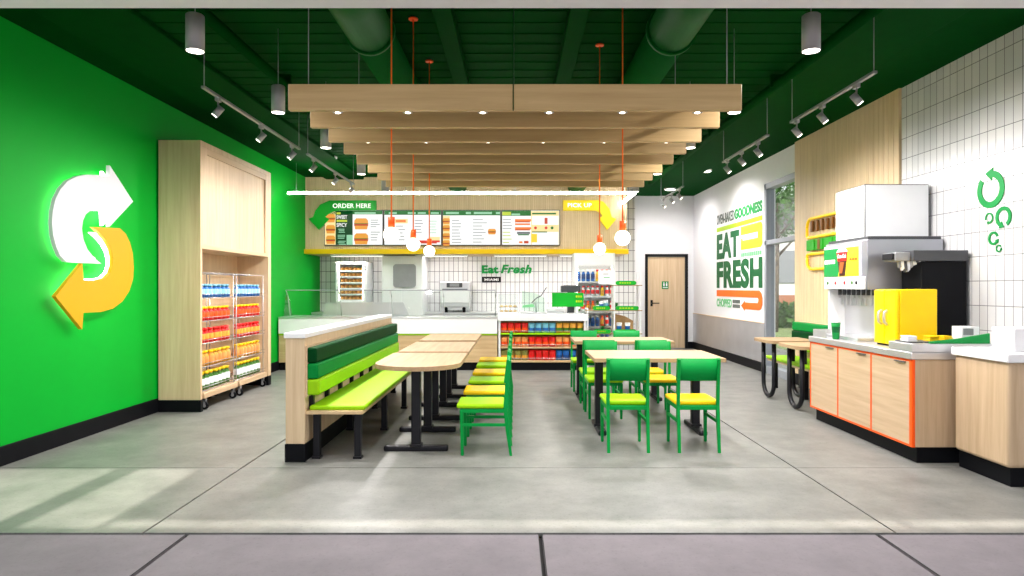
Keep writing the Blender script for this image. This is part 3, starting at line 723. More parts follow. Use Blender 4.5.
b.box((CX-0.02, CY0+0.04, 1.83), (CX, CY0+0.15, 2.90), 'oak_v', 0.002); b.box((CX-0.02, CY1-0.2, 1.83), (CX, CY1-0.1, 2.90), 'oak_v', 0.002)
b.box((CX-0.02, CY0+0.15, 2.83), (CX, CY1-0.2, 2.90), 'oak_y', 0.002); b.build('face_frame', t)
for y0, y1 in ((CY0-0.002, CY0+0.05), (CY1-0.1, CY1+0.002)):
    b = MB(); b.box((LX+0.02, y0, 0), (CX+0.003, y1, 0.13), 'black', 0.003); b.build('plinth', t)

def bottle(cap, body, label_m, h=0.15, r=0.03):
    t = thing('drink_bottle', '', 'bottle')
    b = MB(); b.lathe([(r*0.9, 0), (r, h*0.25), (r, h*0.62), (r*0.55, h*0.78), (r*0.42, h*0.84), (r*0.42, h*0.86)], (0, 0, 0), body, 12, [body, label_m, body, body, body]); b.build('bottle_body', t)
    b = MB(); b.cyl((0, 0, h*0.84), (0, 0, h), r*0.72, cap, 12); b.build('cap', t)
    return t
RK = [('blue bottle with pale cap', 'b_aqua', 'b_blue', 'b_teal', 0.15), ('orange bottle with yellow cap', 'b_yellow', 'b_red', 'b_orange', 0.155), ('red bottle with red cap', 'b_red', 'b_red', 'b_gold', 0.165),
      ('gold bottle with yellow cap', 'b_yellow', 'b_gold', 'b_apricot', 0.17), ('green bottle with yellow cap', 'b_yellow', 'b_green', 'b_white', 0.2)]
SZ = [1.245, 0.985, 0.735, 0.475, 0.215]
ROWN = ['top', 'second', 'third', 'fourth', 'bottom']
for ri, (ry0, ry1, nm) in enumerate(((7.16, 8.02, 'near'), (8.08, 8.96, 'far'))):
    t = thing('wheeled_wire_rack', '%s wheeled wire drinks rack standing in the tall oak cupboard' % nm, 'rack', (-3.62, (ry0+ry1)/2, 0), 'wheeled drinks racks')
    x0, x1 = -3.80, -3.45
    b = MB(); b.box((x0, ry0, 0.13), (x1+0.03, ry1, 0.19), 'oak_y', 0.004); b.build('base_board', t)
    for (x, y) in ((x0+0.05, ry0+0.07), (x1-0.0, ry0+0.07), (x0+0.05, ry1-0.07), (x1-0.0, ry1-0.07)):
        c = MB(); c.cyl((x, y-0.014, 0.042), (x, y+0.014, 0.042), 0.042, 'black', 16); o = c.build('caster', t)
        c = MB(); c.cyl((x, y-0.018, 0.042), (x, y+0.018, 0.042), 0.018, 'grey', 12); c.box((x-0.012, y-0.022, 0.03), (x+0.012, y-0.016, 0.13), 'grey'); c.box((x-0.012, y+0.016, 0.03), (x+0.012, y+0.022, 0.13), 'grey'); c.box((x-0.015, y-0.022, 0.10), (x+0.015, y+0.022, 0.13), 'grey'); c.build('caster_hub', o)
    b = MB()
    for y in (ry0+0.01, ry1-0.01):
        b.cyl((x1-0.02, y, 0.19), (x1-0.02, y, 1.52), 0.006, 'wire', 8); b.cyl((x0, y, 0.19), (x0, y, 1.52), 0.006, 'wire', 8); b.cyl((x0, y, 1.52), (x1-0.02, y, 1.52), 0.006, 'wire', 8)
    b.cyl((x1-0.02, ry0, 1.52), (x1-0.02, ry1, 1.52), 0.006, 'wire', 8); b.cyl((x0, ry0, 1.52), (x0, ry1, 1.52), 0.006, 'wire', 8)
    b.build('wire_frame', t)
    for k, z in enumerate(SZ):
        b = MB()
        for x in (x0, x0+0.07, x0+0.14, x0+0.21, x0+0.28, x1): b.cyl((x, ry0+0.01, z-0.006), (x, ry1-0.01, z-0.006), 0.004, 'wire', 6)
        for i in range(8):
            y = ry0+0.02+(ry1-ry0-0.04)*i/7; b.cyl((x0, y, z-0.012), (x1, y, z-0.012), 0.003, 'wire', 6)
        b.cyl((x1+0.01, ry0+0.01, z+0.035), (x1+0.01, ry1-0.01, z+0.035), 0.004, 'wire', 6)
        b.build('wire_shelf', t)
for k, z in enumerate(SZ):
    nmb, cap, body, lab, h = RK[k]
    pb = bottle(cap, body, lab, h, 0.042); first = True
    for (ry0, n, nm) in ((7.24, 7, 'near'), (8.16, 7, 'far')):
        for i in range(n):
            y = ry0+i*0.108
            lb = '%s, %s along the %s shelf of the %s rack' % (nmb, ORD[i], ROWN[k], nm)
            gp = '%s shelf bottles of the wheeled racks' % ROWN[k]
            if first: first = False; o = pb; o.location = (-3.50, y, z); o['label'] = lb; o['group'] = gp
            else: dup(pb, (-3.50+random.uniform(-.006, .006), y, z), random.uniform(0, 6), lb, gp)

# ------------------------------------------------------------------ banquette
BX0, BX1, BY0, BY1 = -1.78, -1.63, 5.04, 8.58
t = thing('banquette_bench', 'long banquette with green striped back and lime seat along the left tables', 'bench', (-1.5, 6.8, 0))
b = MB(); b.box((BX0, BY0, 0.14), (BX1, BY1, 0.96), 'oak_v', 0.004); b.build('back_panel', t)
b = MB(); b.box((BX0-0.005, BY0-0.005, 0), (BX1+0.004, BY1, 0.14), 'black', 0.004); b.build('plinth', t)
b = MB(); b.box((BX0-0.012, BY0-0.012, 0.96), (BX1+0.008, BY1+0.01, 1.0), 'white', 0.006); b.build('cap', t)
for (z0, z1, m, x) in ((0.765, 0.885, 'deep_green', 0.085), (0.64, 0.762, 'mid_green', 0.095), (0.515, 0.637, 'lime', 0.105)):
    b = MB(); b.box((BX1+0.006, BY0+0.02, z0), (BX1+x, BY1-0.03, z1), m, 0.016, 3); b.build('back_cushion', t, label={'deep_green': 'dark green cushion', 'mid_green': 'mid green cushion', 'lime': 'lime cushion'}[m])
b = MB(); b.box((BX1, BY0+0.015, 0.50), (BX1+0.014, BY1-0.02, 0.9), 'oak_y'); b.build('cushion_board', t)
for k in range(14):
    y = BY0+0.1+k*0.42
    if y > BY1-0.05: break
    b = MB(); b.box((BX1+0.0, y, 0.36), (BX1+0.035, y+0.04, 0.52), 'black_metal', 0.002); b.build('strut', t)
SX = -1.185
b = MB(); b.box((BX1-0.002, BY0+0.02, 0.365), (SX, BY1-0.02, 0.392), 'oak_x', 0.003); b.build('seat_board', t)
b = MB(); b.box((BX1+0.02, BY0+0.045, 0.392), (SX+0.012, BY1-0.03, 0.43), 'lime', 0.014, 3); b.build('seat_cushion', t)
for y in (5.16, 6.2, 7.3, 8.4):
    for x in (BX1+0.06, SX-0.06):
        b = MB(); b.box((x-0.026, y-0.026, 0.02), (x+0.026, y+0.026, 0.365), 'black_metal', 0.003); b.box((x-0.034, y-0.034, 0.0), (x+0.034, y+0.034, 0.02), 'black_metal', 0.003); b.build('leg', t)

# ------------------------------------------------------------------ tables left
def pedestal(t, x, y, along, ln, w=0.075):
    b = MB(); b.box((x-w/2, y-w/2, 0.05), (x+w/2, y+w/2, 0.672), 'black_metal', 0.008); b.build('column', t)
    b = MB()
    dx, dy = (ln/2, 0.038) if along == 'X' else (0.038, ln/2)
    b.box((x-dx, y-dy, 0.0), (x+dx, y+dy, 0.045), 'black_metal', 0.012); b.box((x-0.05, y-0.05, 0.035), (x+0.05, y+0.05, 0.06), 'black_metal', 0.005); b.build('foot', t)
    b = MB(); b.box((x-dx*0.7, y-dy*0.7, 0.668), (x+dx*0.7, y+dy*0.7, 0.684), 'black_metal'); b.build('top_bracket', t)
TT = 0.72
for i, (y0, y1, p0, p1, lb) in enumerate(((5.18, 6.33, 5.40, 6.12, 'pale oak table with a rounded near end beside the banquette'), (6.45, 7.62, 6.66, 7.42, 'middle oak rectangular table beside the banquette'), (7.82, 8.92, 8.0, 8.74, 'farthest oak rectangular table beside the banquette'))):
    t = thing('dining_table', lb, 'table', (-0.82, (y0+y1)/2, 0), 'tables along the banquette')
    b = MB(); x0, x1 = -1.18, -0.46; r = 0.34
    if i == 0:
        cx = (x0+x1)/2; hw = (x1-x0)/2
        pts = [(x1, y1), (x0, y1)]+[(cx+hw*math.cos(a), y0+0.34+0.34*math.sin(a)) for a in [PI+k*PI/20 for k in range(21)]]
        b.poly(pts, (0, 0, TT-0.036), X_, Y_, 0.036, 'oak_topy')
    else: b.box((x0+0.02, y0, TT-0.036), (x1, y1, TT), 'oak_topy', 0.003)
    b.build('tabletop', t)
    pedestal(t, -0.82, p0, 'X', 0.53); pedestal(t, -0.82, p1, 'X', 0.53)
# tables right
for i, (y0, y1, lb) in enumerate(((5.81, 6.60, 'front oak rectangular table among the green chairs, centre right'), (7.68, 8.36, 'rear oak rectangular table among the green chairs, nearer the pick-up shelves'))):
    t = thing('dining_table', lb, 'table', (1.25, (y0+y1)/2, 0), 'free-standing tables')
    b = MB(); b.box((0.71, y0, TT-0.036), (1.89, y1, TT), 'oak_top', 0.003); b.build('tabletop', t)
    for x in (0.80, 1.72): pedestal(t, x, (y0+y1)/2, 'Y', 0.56)

# ------------------------------------------------------------------ chairs
def chair(padm):
    t = thing('dining_chair', '', 'chair'); G = 'chair_green'
    def bar(p0, p1, w0, w1, name):
        b = MB(); p0 = Vector(p0); p1 = Vector(p1)
        A = [b.bm.verts.new(p0+Vector((sx*w0[0]/2, sy*w0[1]/2, 0))) for sx, sy in ((-1,-1),(1,-1),(1,1),(-1,1))]
        B = [b.bm.verts.new(p1+Vector((sx*w1[0]/2, sy*w1[1]/2, 0))) for sx, sy in ((-1,-1),(1,-1),(1,1),(-1,1))]
        b.face(A[::-1], G); b.face(B, G)
        for i in range(4): b.face([A[i], A[(i+1)%4], B[(i+1)%4], B[i]], G)
        bmesh.ops.bevel(b.bm, geom=b.bm.edges[:], offset=0.004, segments=2, affect='EDGES')
        return b
    for s in (-1, 1):
        x = s*0.163
        b = bar((x, 0.17, 0), (x, 0.175, 0.37), (0.024, 0.024), (0.03, 0.03), 'leg'); b.build('leg', t)
        # rear leg running up into the back post
        b = MB(); prof = [(-0.222, 0.0, 0.022), (-0.195, 0.2, 0.03), (-0.178, 0.38, 0.034), (-0.19, 0.56, 0.03), (-0.215, 0.765, 0.024)]
        rings = []
        for (y, z, d) in prof: rings.append([b.bm.verts.new((x+sx*0.0125, y+sy*d/2, z)) for sx, sy in ((-1,-1),(1,-1),(1,1),(-1,1))])
        for a, c in zip(rings, rings[1:]):
            for i in range(4): b.face([a[i], a[(i+1)%4], c[(i+1)%4], c[i]], G)
        b.face(rings[0][::-1], G); b.face(rings[-1], G)
        bmesh.ops.bevel(b.bm, geom=[e for e in b.bm.edges if abs(e.verts[0].co.z-e.verts[1].co.z) > 0.01], offset=0.003, segments=1, affect='EDGES')
        b.build('leg', t, label='rear leg and back post')
        b = MB(); b.box((x-0.009, -0.19, 0.235), (x+0.009, 0.17, 0.26), G, 0.003); b.build('stretcher', t)
    b = MB()
    for s in (-1, 1): b.box((s*0.163-0.012, -0.178, 0.345), (s*0.163+0.012, 0.175, 0.378), G, 0.003)
    b.box((-0.163, 0.162, 0.345), (0.163, 0.186, 0.378), G, 0.003); b.box((-0.163, -0.19, 0.345), (0.163, -0.166, 0.378), G, 0.003); b.box((-0.17, -0.17, 0.366), (0.17, 0.18, 0.38), G)
    b.build('seat_frame', t)
    b = MB(); b.box((-0.182, -0.165, 0.38), (0.182, 0.215, 0.418), padm, 0.014, 3); b.build('seat_pad', t)
    # curved back panel
    b = MB(); n = 12; F, R2 = [], []
    for i in range(n+1):
        u = -1+2*i/n; x = u*0.178; c = 0.012*(1-u*u)
        for z, yb in ((0.585, -0.172), (0.772, -0.197)):
            F.append(b.bm.verts.new((x, yb-c+0.008, z))); R2.append(b.bm.verts.new((x, yb-c-0.008, z)))
    for i in range(n):
        a, a1, c, c1 = 2*i, 2*i+1, 2*i+2, 2*i+3
        b.face([F[a], F[c], F[c1], F[a1]], G, True); b.face([R2[a], R2[a1], R2[c1], R2[c]], G, True); b.face([F[a1], F[c1], R2[c1], R2[a1]], G); b.face([F[a], R2[a], R2[c], F[c]], G)
    b.face([F[0], F[1], R2[1], R2[0]], G); b.face([F[2*n], R2[2*n], R2[2*n+1], F[2*n+1]], G)
    bmesh.ops.recalc_face_normals(b.bm, faces=b.bm.faces[:]); b.build('backrest', t)
    return t
protos = {'lime': chair('lime'), 'yellow': chair('yellow_pad')}; used = set()
def place(kind, x, y, rz, lb, gp):
    if kind not in used:
        used.add(kind); o = protos[kind]; o.location = (x, y, 0); o.rotation_euler.z = rz; o['label'] = lb; o['group'] = gp
    else: dup(protos[kind], (x, y, 0), rz, lb, gp)
for yc, rz, wh in ((5.545, 0, 'at near side of the front free-standing table'), (6.86, PI, 'at far side of the front free-standing table'),
                   (7.43, 0, 'at near side of the rear free-standing table'), (8.62, PI, 'at far side of the rear free-standing table')):
    place('lime', 0.93, yc, rz, 'green lime-seated chair ' + wh, 'chairs at the free-standing tables')
    place('yellow', 1.51, yc, rz, 'green yellow-seated chair ' + wh, 'chairs at the free-standing tables')
for y, k, lb in ((5.40, 'lime', 'green chair with a lime seat seen side on, nearest of the left tables\' row'), (6.06, 'yellow', 'green chair with a yellow seat just behind the nearest side-on chair'),
                 (6.70, 'lime', 'green chair with a lime seat, third in the row beside the left tables'), (7.34, 'yellow', 'green chair with a yellow seat, fourth in the row beside the left tables'),
                 (8.02, 'lime', 'green chair with a lime seat, fifth in the row beside the left tables'), (8.62, 'yellow', 'green chair with a yellow seat, farthest in the row beside the left tables')):
    place(k, -0.255, y, PI/2, lb, 'chairs beside the left tables')

# ------------------------------------------------------------------ service counter
KY0, KY1 = 10.65, 11.4
t = thing('service_counter', 'long white and oak service counter in front of the kitchen', 'counter', (-2.1, 11.0, 0))
KX0, KX1 = LX+0.03, -0.29
b = MB(); b.box((KX0, KY0+0.03, 0), (KX1, KY1-0.03, 0.13), 'black'); b.build('plinth', t)
b = MB(); b.box((KX0, KY0, 0.13), (KX1, KY1, 0.575), 'oak_x', 0.003); b.build('body', t)
b = MB(); b.box((KX0, KY0-0.012, 0.575), (KX1, KY1, 0.602), 'lime', 0.002); b.build('green_strip', t)
b = MB(); b.box((KX0, KY0-0.02, 0.602), (KX1, KY1, 0.85), 'white', 0.004); b.build('front_panel', t)
b = MB(); b.box((KX0, KY0-0.025, 0.85), (KX1, KY1, 0.875), 'steel', 0.004); b.build('worktop', t)
t = thing('sneeze_guard', 'glass sneeze guard with a thin metal rail along the service counter', 'glass guard', (-2.1, 10.95, 0.875))
gx0, gx1 = -3.84, -0.33
w = (gx1-gx0)/4
for k in range(4):
    b = MB(); a = gx0+k*w+0.006; c = gx0+(k+1)*w-0.006
    b.poly([(10.74, 0.876), (10.746, 0.876), (10.906, 1.30), (10.90, 1.30)], (c, 0, 0), Y_, Z_, c-a, 'glass') if False else None
    v = [b.bm.verts.new(p) for p in ((a, 10.80, 0.877), (c, 10.80, 0.877), (c, 10.90, 1.305), (a, 10.90, 1.305), (a, 10.807, 0.877), (c, 10.807, 0.877), (c, 10.907, 1.305), (a, 10.907, 1.305))]
    b.face([v[0], v[1], v[2], v[3]], 'glass'); b.face([v[5], v[4], v[7], v[6]], 'glass'); b.face([v[3], v[2], v[6], v[7]], 'glass'); b.face([v[0], v[3], v[7], v[4]], 'glass'); b.face([v[1], v[5], v[6], v[2]], 'glass')
    b.build('glass_pane', t)
b = MB(); b.box((gx0, 10.893, 1.305), (gx1, 10.913, 1.322), 'alu', 0.002); b.build('top_rail', t)
for k in range(5):
    x = gx0+k*w
    b = MB(); b.cyl((x, 11.1, 0.875), (x, 11.0, 1.2), 0.01, 'steel', 10); b.cyl((x, 11.0, 1.2), (x, 10.9, 1.31), 0.008, 'steel', 10); b.build('post', t)
for x in (gx0-0.004, gx1-0.004):
    b = MB(); b.poly([(10.80, 0.877), (11.2, 0.877), (11.12, 1.1), (10.90, 1.30)], (x, 0, 0), Y_, Z_, 0.008, 'glass_tint'); b.build('end_pane', t, label='green tinted end pane')
t = thing('preparation_shield', 'low satin steel shield along the left part of the counter', 'steel shield', (-2.6, 11.3, 0.875))
b = MB(); b.poly([(-3.36, 0.876), (-1.85, 0.876), (-1.95, 1.10), (-3.30, 1.10)], (0, 11.36, 0), X_, Z_, 0.02, 'steel_soft'); b.build('front_sheet', t)
b = MB(); b.box((-3.30, 11.345, 1.085), (-1.95, 11.385, 1.10), 'steel_soft', 0.004); b.build('top_ledge', t)
# back counter
t = thing('back_counter', 'stainless steel back counter along the tiled kitchen wall', 'counter', (-1.6, 12.6, 0))
b = MB(); b.box((LX+0.03, 12.38, 0.1), (-2.54, YK-0.005, 0.85), 'steel_soft'); b.box((-1.72, 12.38, 0.1), (0.95, YK-0.005, 0.85), 'steel_soft'); b.build('body', t)
b = MB(); b.box((LX+0.03, 12.34, 0.85), (-2.54, YK-0.005, 0.885), 'steel', 0.004); b.box((-1.72, 12.34, 0.85), (0.95, YK-0.005, 0.885), 'steel', 0.004); b.build('worktop', t)
b = MB()
for x in (-3.7, -2.7, -1.6, -0.4, 0.85): b.cyl((x, 12.7, 0), (x, 12.7, 0.1), 0.025, 'steel', 10)
b.build('feet', t)

# bread cabinet with loaves
t = thing('bread_cabinet', 'white proving cabinet with six shelves of bread on the back counter', 'bread cabinet', (-3.13, 12.6, 0.885))
x0, x1, y0 = -3.43, -2.84, 12.42
b = MB()
b.box((x0, y0, 0.885), (x0+0.06, YK-0.01, 1.85), 'white_metal', 0.004); b.box((x1-0.06, y0, 0.885), (x1, YK-0.01, 1.85), 'white_metal', 0.004)
b.box((x0+0.06, y0, 1.80), (x1-0.06, YK-0.01, 1.85), 'white_metal', 0.004); b.box((x0+0.06, y0, 0.885), (x1-0.06, YK-0.01, 1.10), 'white_metal', 0.004); b.box((x0+0.06, YK-0.03, 1.1), (x1-0.06, YK-0.01, 1.8), 'steel_soft'); b.build('carcass', t)
b = MB(); b.box((x0+0.07, y0-0.008, 1.035), (x1-0.07, y0, 1.06), 'dark_grey', 0.002); b.build('vent_slot', t)
for z, nm in ((1.76, 0), (1.70, 1)):
    b = MB(); b.cyl((x1-0.025, y0, z), (x1-0.025, y0-0.01, z), 0.012, 'black_metal', 12); b.build('knob', t)
LZ = [1.12, 1.232, 1.344, 1.456, 1.568, 1.68]
for xx in (x0+0.066, x1-0.066):
    b = MB(); b.box((xx-0.005, y0+0.004, 1.11), (xx+0.005, y0+0.012, 1.79), 'lens'); b.build('fill_tube', t)  # glowing tubes added at the front corners to brighten the loaves
for z in LZ:
    b = MB(); b.box((x0+0.06, y0+0.02, z-0.014), (x1-0.06, YK-0.04, z-0.004), 'wire'); b.box((x0+0.06, y0+0.012, z-0.018), (x1-0.06, y0+0.02, z+0.008), 'white_metal'); b.build('tray_shelf', t)
b = MB(); 
nn = 8
b.lathe([(0.030*math.sin(PI*i/nn)**0.5, 0.13-0.13*math.cos(PI*i/nn)) for i in range(nn+1)], (0, 0, 0), 'bread', 12)
bmesh.ops.rotate(b.bm, verts=b.bm.verts[:], cent=(0, 0, 0), matrix=Matrix.Rotation(-PI/2, 3, 'X'))
bmesh.ops.scale(b.bm, verts=b.bm.verts[:], vec=(1.15, 1, 1.3)); 
bmesh.ops.translate(b.bm, verts=b.bm.verts[:], vec=(0, 0, 0.039))
bp_ = b.build('bread_loaf', cat='bread'); first = True
off = Vector(bp_.location)
for k, z in enumerate(LZ):
    for i in range(6):
        p = Vector((x0+0.105+i*0.0755, y0+0.06, z-0.003))
        lb = 'long golden loaf, %s from the left on the %s tray of the bread cabinet' % (ORD[i], ['bottom', 'fifth', 'fourth', 'third', 'second', 'top'][k])
        if first: o = bp_; first = False
        else: o = bp_.copy(); COL.objects.link(o)
        o.location = p+off; o['label'] = lb; o['category'] = 'bread'; o['group'] = 'loaves in the bread cabinet'
# steel cold cabinet with a rounded grey window
t = thing('steel_cold_cabinet', 'tall stainless steel kitchen cabinet with a rounded grey panel', 'cabinet', (-2.13, 12.6, 0))
b = MB(); b.box((-2.52, 12.3, 0.08), (-1.74, YK-0.01, 1.96), 'white_metal', 0.006); b.build('body', t)  # body and doors coloured white in place of the glare on steel
b = MB(); b.box((-2.50, 12.283, 0.12), (-2.14, 12.3, 1.93), 'white_metal', 0.004); b.build('door', t)
b = MB(); b.box((-2.12, 12.283, 0.12), (-1.76, 12.3, 1.93), 'white_metal', 0.004); b.build('door', t)
b = MB(); b.box((-2.30, 12.26, 1.35), (-1.87, 12.283, 1.80), 'grey', 0.06, 4) if False else None
P = []
for cx, cz, a in ((-1.93, 1.74, 0), (-2.24, 1.74, 90), (-2.24, 1.42, 180), (-1.93, 1.42, 270)):
    for i in range(7): q = (a+i*15)*PI/180; P.append((cx+0.06*math.cos(q), cz+0.06*math.sin(q)))
b.poly(P, (0, 12.283, 0), X_, Z_, 0.02, 'grey'); b.build('rounded_panel', t)
b = MB()
for x in (-2.46, -1.8): b.cyl((x, 12.4, 0), (x, 12.4, 0.08), 0.03, 'steel', 10); b.cyl((x, 12.9, 0), (x, 12.9, 0.08), 0.03, 'steel', 10)
b.build('feet', t)
# toaster oven
t = thing('toaster_oven', 'stainless speed oven with a dark display on the back counter', 'oven', (-1.13, 12.6, 0.885))
b = MB(); b.box((-1.42, 12.36, 0.98), (-0.86, 12.9, 1.47), 'steel', 0.02, 3); b.build('housing', t)
b = MB(); b.box((-1.30, 12.345, 1.36), (-1.00, 12.36, 1.45), 'dark_grey', 0.008); b.box((-1.24, 12.34, 1.375), (-1.06, 12.346, 1.435), 'grey'); b.build('display', t)
b = MB(); b.box((-1.40, 12.335, 1.07), (-0.88, 12.36, 1.31), 'white_metal', 0.008); b.build('door', t)
b = MB(); b.cyl((-1.38, 12.315, 1.325), (-0.9, 12.315, 1.325), 0.011, 'dark_grey', 10); b.box((-1.37, 12.315, 1.317), (-1.35, 12.36, 1.333), 'dark_grey'); b.box((-0.93, 12.315, 1.317), (-0.91, 12.36, 1.333), 'dark_grey'); b.build('handle', t)
b = MB(); b.box((-1.40, 12.36, 0.93), (-0.88, 12.88, 0.98), 'steel'); b.build('base', t)
for x in (-1.31, -0.97):
    b = MB(); b.cyl((x, 12.40, 0.885), (x, 12.40, 0.93), 0.03, 'black', 12); b.cyl((x, 12.352, 0.955), (x, 12.33, 0.955), 0.034, 'black', 14); b.build('knob', t)

# ------------------------------------------------------------------ checkout display with snack bags
DXa, DXb = -0.27, 1.16
t = thing('checkout_display', 'white checkout counter with shelves of snack bags in its front', 'display counter', (0.45, 11.0, 0))
b = MB(); b.box((DXa, KY0+0.03, 0), (DXb, KY1, 0.13), 'black'); b.build('plinth', t)
b = MB()
b.box((DXa, KY0, 0.13), (DXa+0.03, KY1, 0.81), 'white', 0.002); b.box((DXb-0.03, KY0, 0.13), (DXb, KY1, 0.81), 'white', 0.002); b.box((DXa+0.03, KY0+0.35, 0.13), (DXb-0.03, KY1, 0.81), 'oak_x'); b.build('carcass', t)
b = MB(); b.box((DXa-0.01, KY0-0.02, 0.81), (DXb+0.02, KY1+0.02, 0.915), 'white', 0.006); b.build('countertop', t)
for z0, z1, m in ((0.13, 0.164, 'oak_x'), (0.36, 0.385, 'oak_x'), (0.585, 0.612, 'lime')):
    b = MB(); b.box((DXa+0.03, KY0-0.005, z0), (DXb-0.03, KY0+0.35, z1), m, 0.003); b.build('shelf', t)
for z in (0.20, 0.42, 0.645):
    b = MB(); b.cyl((DXa+0.03, KY0+0.0, z), (DXb-0.03, KY0+0.0, z), 0.005, 'wire', 8); b.build('shelf_rail', t)
def bag(m1, m2, w=0.108, h=0.165):
    b = MB(); n = 6; F, K = {}, {}
    for i in range(n+1):
        for j in range(n+1):
            u = -1+2*i/n; v = -1+2*j/n; th = 0.028*(1-u*u)**0.5*(1-v**4)**0.6+0.002
            x = u*w/2*(1-0.05*(1-v*v)); z = (v+1)/2*h
            F[i, j] = b.bm.verts.new((x, -th, z)); K[i, j] = b.bm.verts.new((x, th, z))
    for i in range(n):
        for j in range(n):
            mm = m2 if j in (1, 2) else m1
            b.face([F[i, j], F[i+1, j], F[i+1, j+1], F[i, j+1]], mm, True); b.face([K[i, j], K[i, j+1], K[i+1, j+1], K[i+1, j]], mm, True)
    for i in range(n):
        b.face([F[i, n], F[i+1, n], K[i+1, n], K[i, n]], m1); b.face([F[i, 0], K[i, 0], K[i+1, 0], F[i+1, 0]], m1); b.face([F[0, i], F[0, i+1], K[0, i+1], K[0, i]], m1); b.face([F[n, i], K[n, i], K[n, i+1], F[n, i+1]], m1)
    return b.build('snack_bag', cat='snack bag')
BG = {'red': bag('b_red', 'b_orange'), 'blue': bag('b_aqua', 'b_blue'), 'yellow and green': bag('b_gold', 'b_green'), 'apricot': bag('b_apricot', 'b_orange'), 'olive': bag('b_olive', 'b_gold'), 'crimson': bag('b_red', 'b_red'), 'navy': bag('b_blue', 'b_navy')}
bused = set()
rows = [(0.612, 'top', [('red', 4), ('blue', 4), ('yellow and green', 4)]), (0.385, 'middle', [('apricot', 4), ('red', 4), ('apricot', 4)]), (0.165, 'bottom', [('olive', 4), ('crimson', 4), ('navy', 4)])]
for z, rn, gs in rows:
    i = 0
    for nm, n in gs:
        for q in range(n):
            x = DXa+0.09+i*0.1135; i += 1; src = BG[nm]
            if nm in bused: o = src.copy(); COL.objects.link(o)
            else: bused.add(nm); o = src
            o.location = (x, KY0+0.06, z); o['category'] = 'snack bag'; o['group'] = 'snack bags on the checkout shelves'
            o['label'] = '%s snack bag, number %s from the left on the %s checkout shelf' % (nm, ['one','two','three','four','five','six','seven','eight','nine','ten','eleven','twelve'][i-1], rn)
# cookies in a clear case
t = thing('cookie_case', 'clear case of cookies on the left end of the checkout', 'display case', (-0.12, 10.8, 0.915))
cx0, cx1, cy0, cy1 = -0.27, 0.05, 10.68, 10.92
b = MB(); b.box((cx0, cy0, 0.915), (cx1, cy1, 0.955), 'white', 0.004); b.build('base', t)
for nm2, A, B2 in (('front', (cx0, cy0, 0.955), (cx1, cy0+0.004, 1.24)), ('back', (cx0, cy1-0.004, 0.955), (cx1, cy1, 1.24)), ('side', (cx0, cy0+0.004, 0.955), (cx0+0.004, cy1-0.004, 1.24)), ('side', (cx1-0.004, cy0+0.004, 0.955), (cx1, cy1-0.004, 1.24)), ('top', (cx0, cy0, 1.24), (cx1, cy1, 1.245))):
    b = MB(); b.box(A, B2, 'glass'); b.build('glass_pane', t)
b = MB(); b.box((cx0+0.006, cy0+0.01, 1.03), (cx1-0.006, cy1-0.01, 1.034), 'wire'); b.build('shelf', t)
b = MB(); b.lathe([(0.02, 0), (0.03, 0.008), (0.03, 0.02), (0.018, 0.03), (0, 0.032)], (0, 0, 0), 'cookie', 14); ck = b.build('cookie'); cko = Vector(ck.location); first = True
for r, z in enumerate((0.955, 1.034)):
    for i in range(4):
        o = ck if first else ck.copy()
        if not first: COL.objects.link(o)
        first = False
        o.location = Vector((cx0+0.05+i*0.073, cy0+0.05, z))+cko; o['category'] = 'cookie'; o['group'] = 'cookies in the clear case'
        o['label'] = 'round pale cookie, %s from the left on the %s level of the clear case' % (ORD[i], ('lower', 'upper')[r])
# payment screen, tray, green menu tablet, receipt printer
t = thing('counter_screen', 'tilted pale counter screen with a green corner and an angled arm on the checkout', 'screen', (0.3, 10.9, 0.915))
b = MB(); b.box((0.09, 10.84, 0.915), (0.53, 11.1, 0.94), 'steel_soft', 0.006); b.build('base', t)
b = MB(); b.poly([(0.10, 0.97), (0.50, 0.94), (0.50, 1.18), (0.36, 1.26), (0.12, 1.30)], (0, 10.97, 0), X_, Z_, 0.02, 'glass_tint'); b.build('screen_panel', t)
b = MB(); b.poly([(0.12, 1.02), (0.34, 1.03), (0.30, 1.08), (0.14, 1.06)], (0, 10.948, 0), X_, Z_, 0.006, 'print_lgreen'); b.build('screen_image', t)
b = MB(); b.tube([(0.28, 10.93, 1.10), (0.36, 10.92, 1.18), (0.44, 10.92, 1.22), (0.53, 10.94, 1.36)], 0.009, 'dark_grey', 8); b.build('arm', t)
b = MB(); b.cyl((0.36, 10.99, 0.93), (0.36, 10.985, 1.12), 0.02, 'steel_soft', 12); b.build('stand', t)
t = thing('green_counter_tablet', 'wide green backed screen on a stand at the checkout', 'screen', (0.88, 10.95, 0.915))
b = MB(); b.box((0.62, 10.9, 1.035), (1.15, 10.93, 1.27), 'order_green', 0.006); b.build('panel', t)
b = MB()
for z in (1.19, 1.11):
    for k in range(3): b.box((1.02+k*0.037, 10.893, z), (1.048+k*0.037, 10.9, z+0.035), 'print_lime')
b.build('small_lettering', t)
b = MB(); b.box((1.0, 10.93, 0.93), (1.03, 10.96, 1.2), 'steel', 0.003); b.box((0.9, 10.88, 0.915), (1.13, 11.06, 0.93), 'steel', 0.003); b.build('stand', t)
t = thing('receipt_printer', 'dark grey box unit standing behind the green screen', 'printer', (0.94, 11.1, 0.915))
b = MB(); b.box((0.79, 11.1, 1.28), (1.12, 11.3, 1.39), 'dark_grey', 0.012); b.build('housing', t)
b = MB(); b.box((0.83, 11.12, 1.375), (1.08, 11.2, 1.396), 'black', 0.004); b.build('lid', t)
b = MB(); b.box((0.9, 11.15, 0.915), (1.02, 11.25, 1.28), 'dark_grey', 0.004); b.build('stand', t)
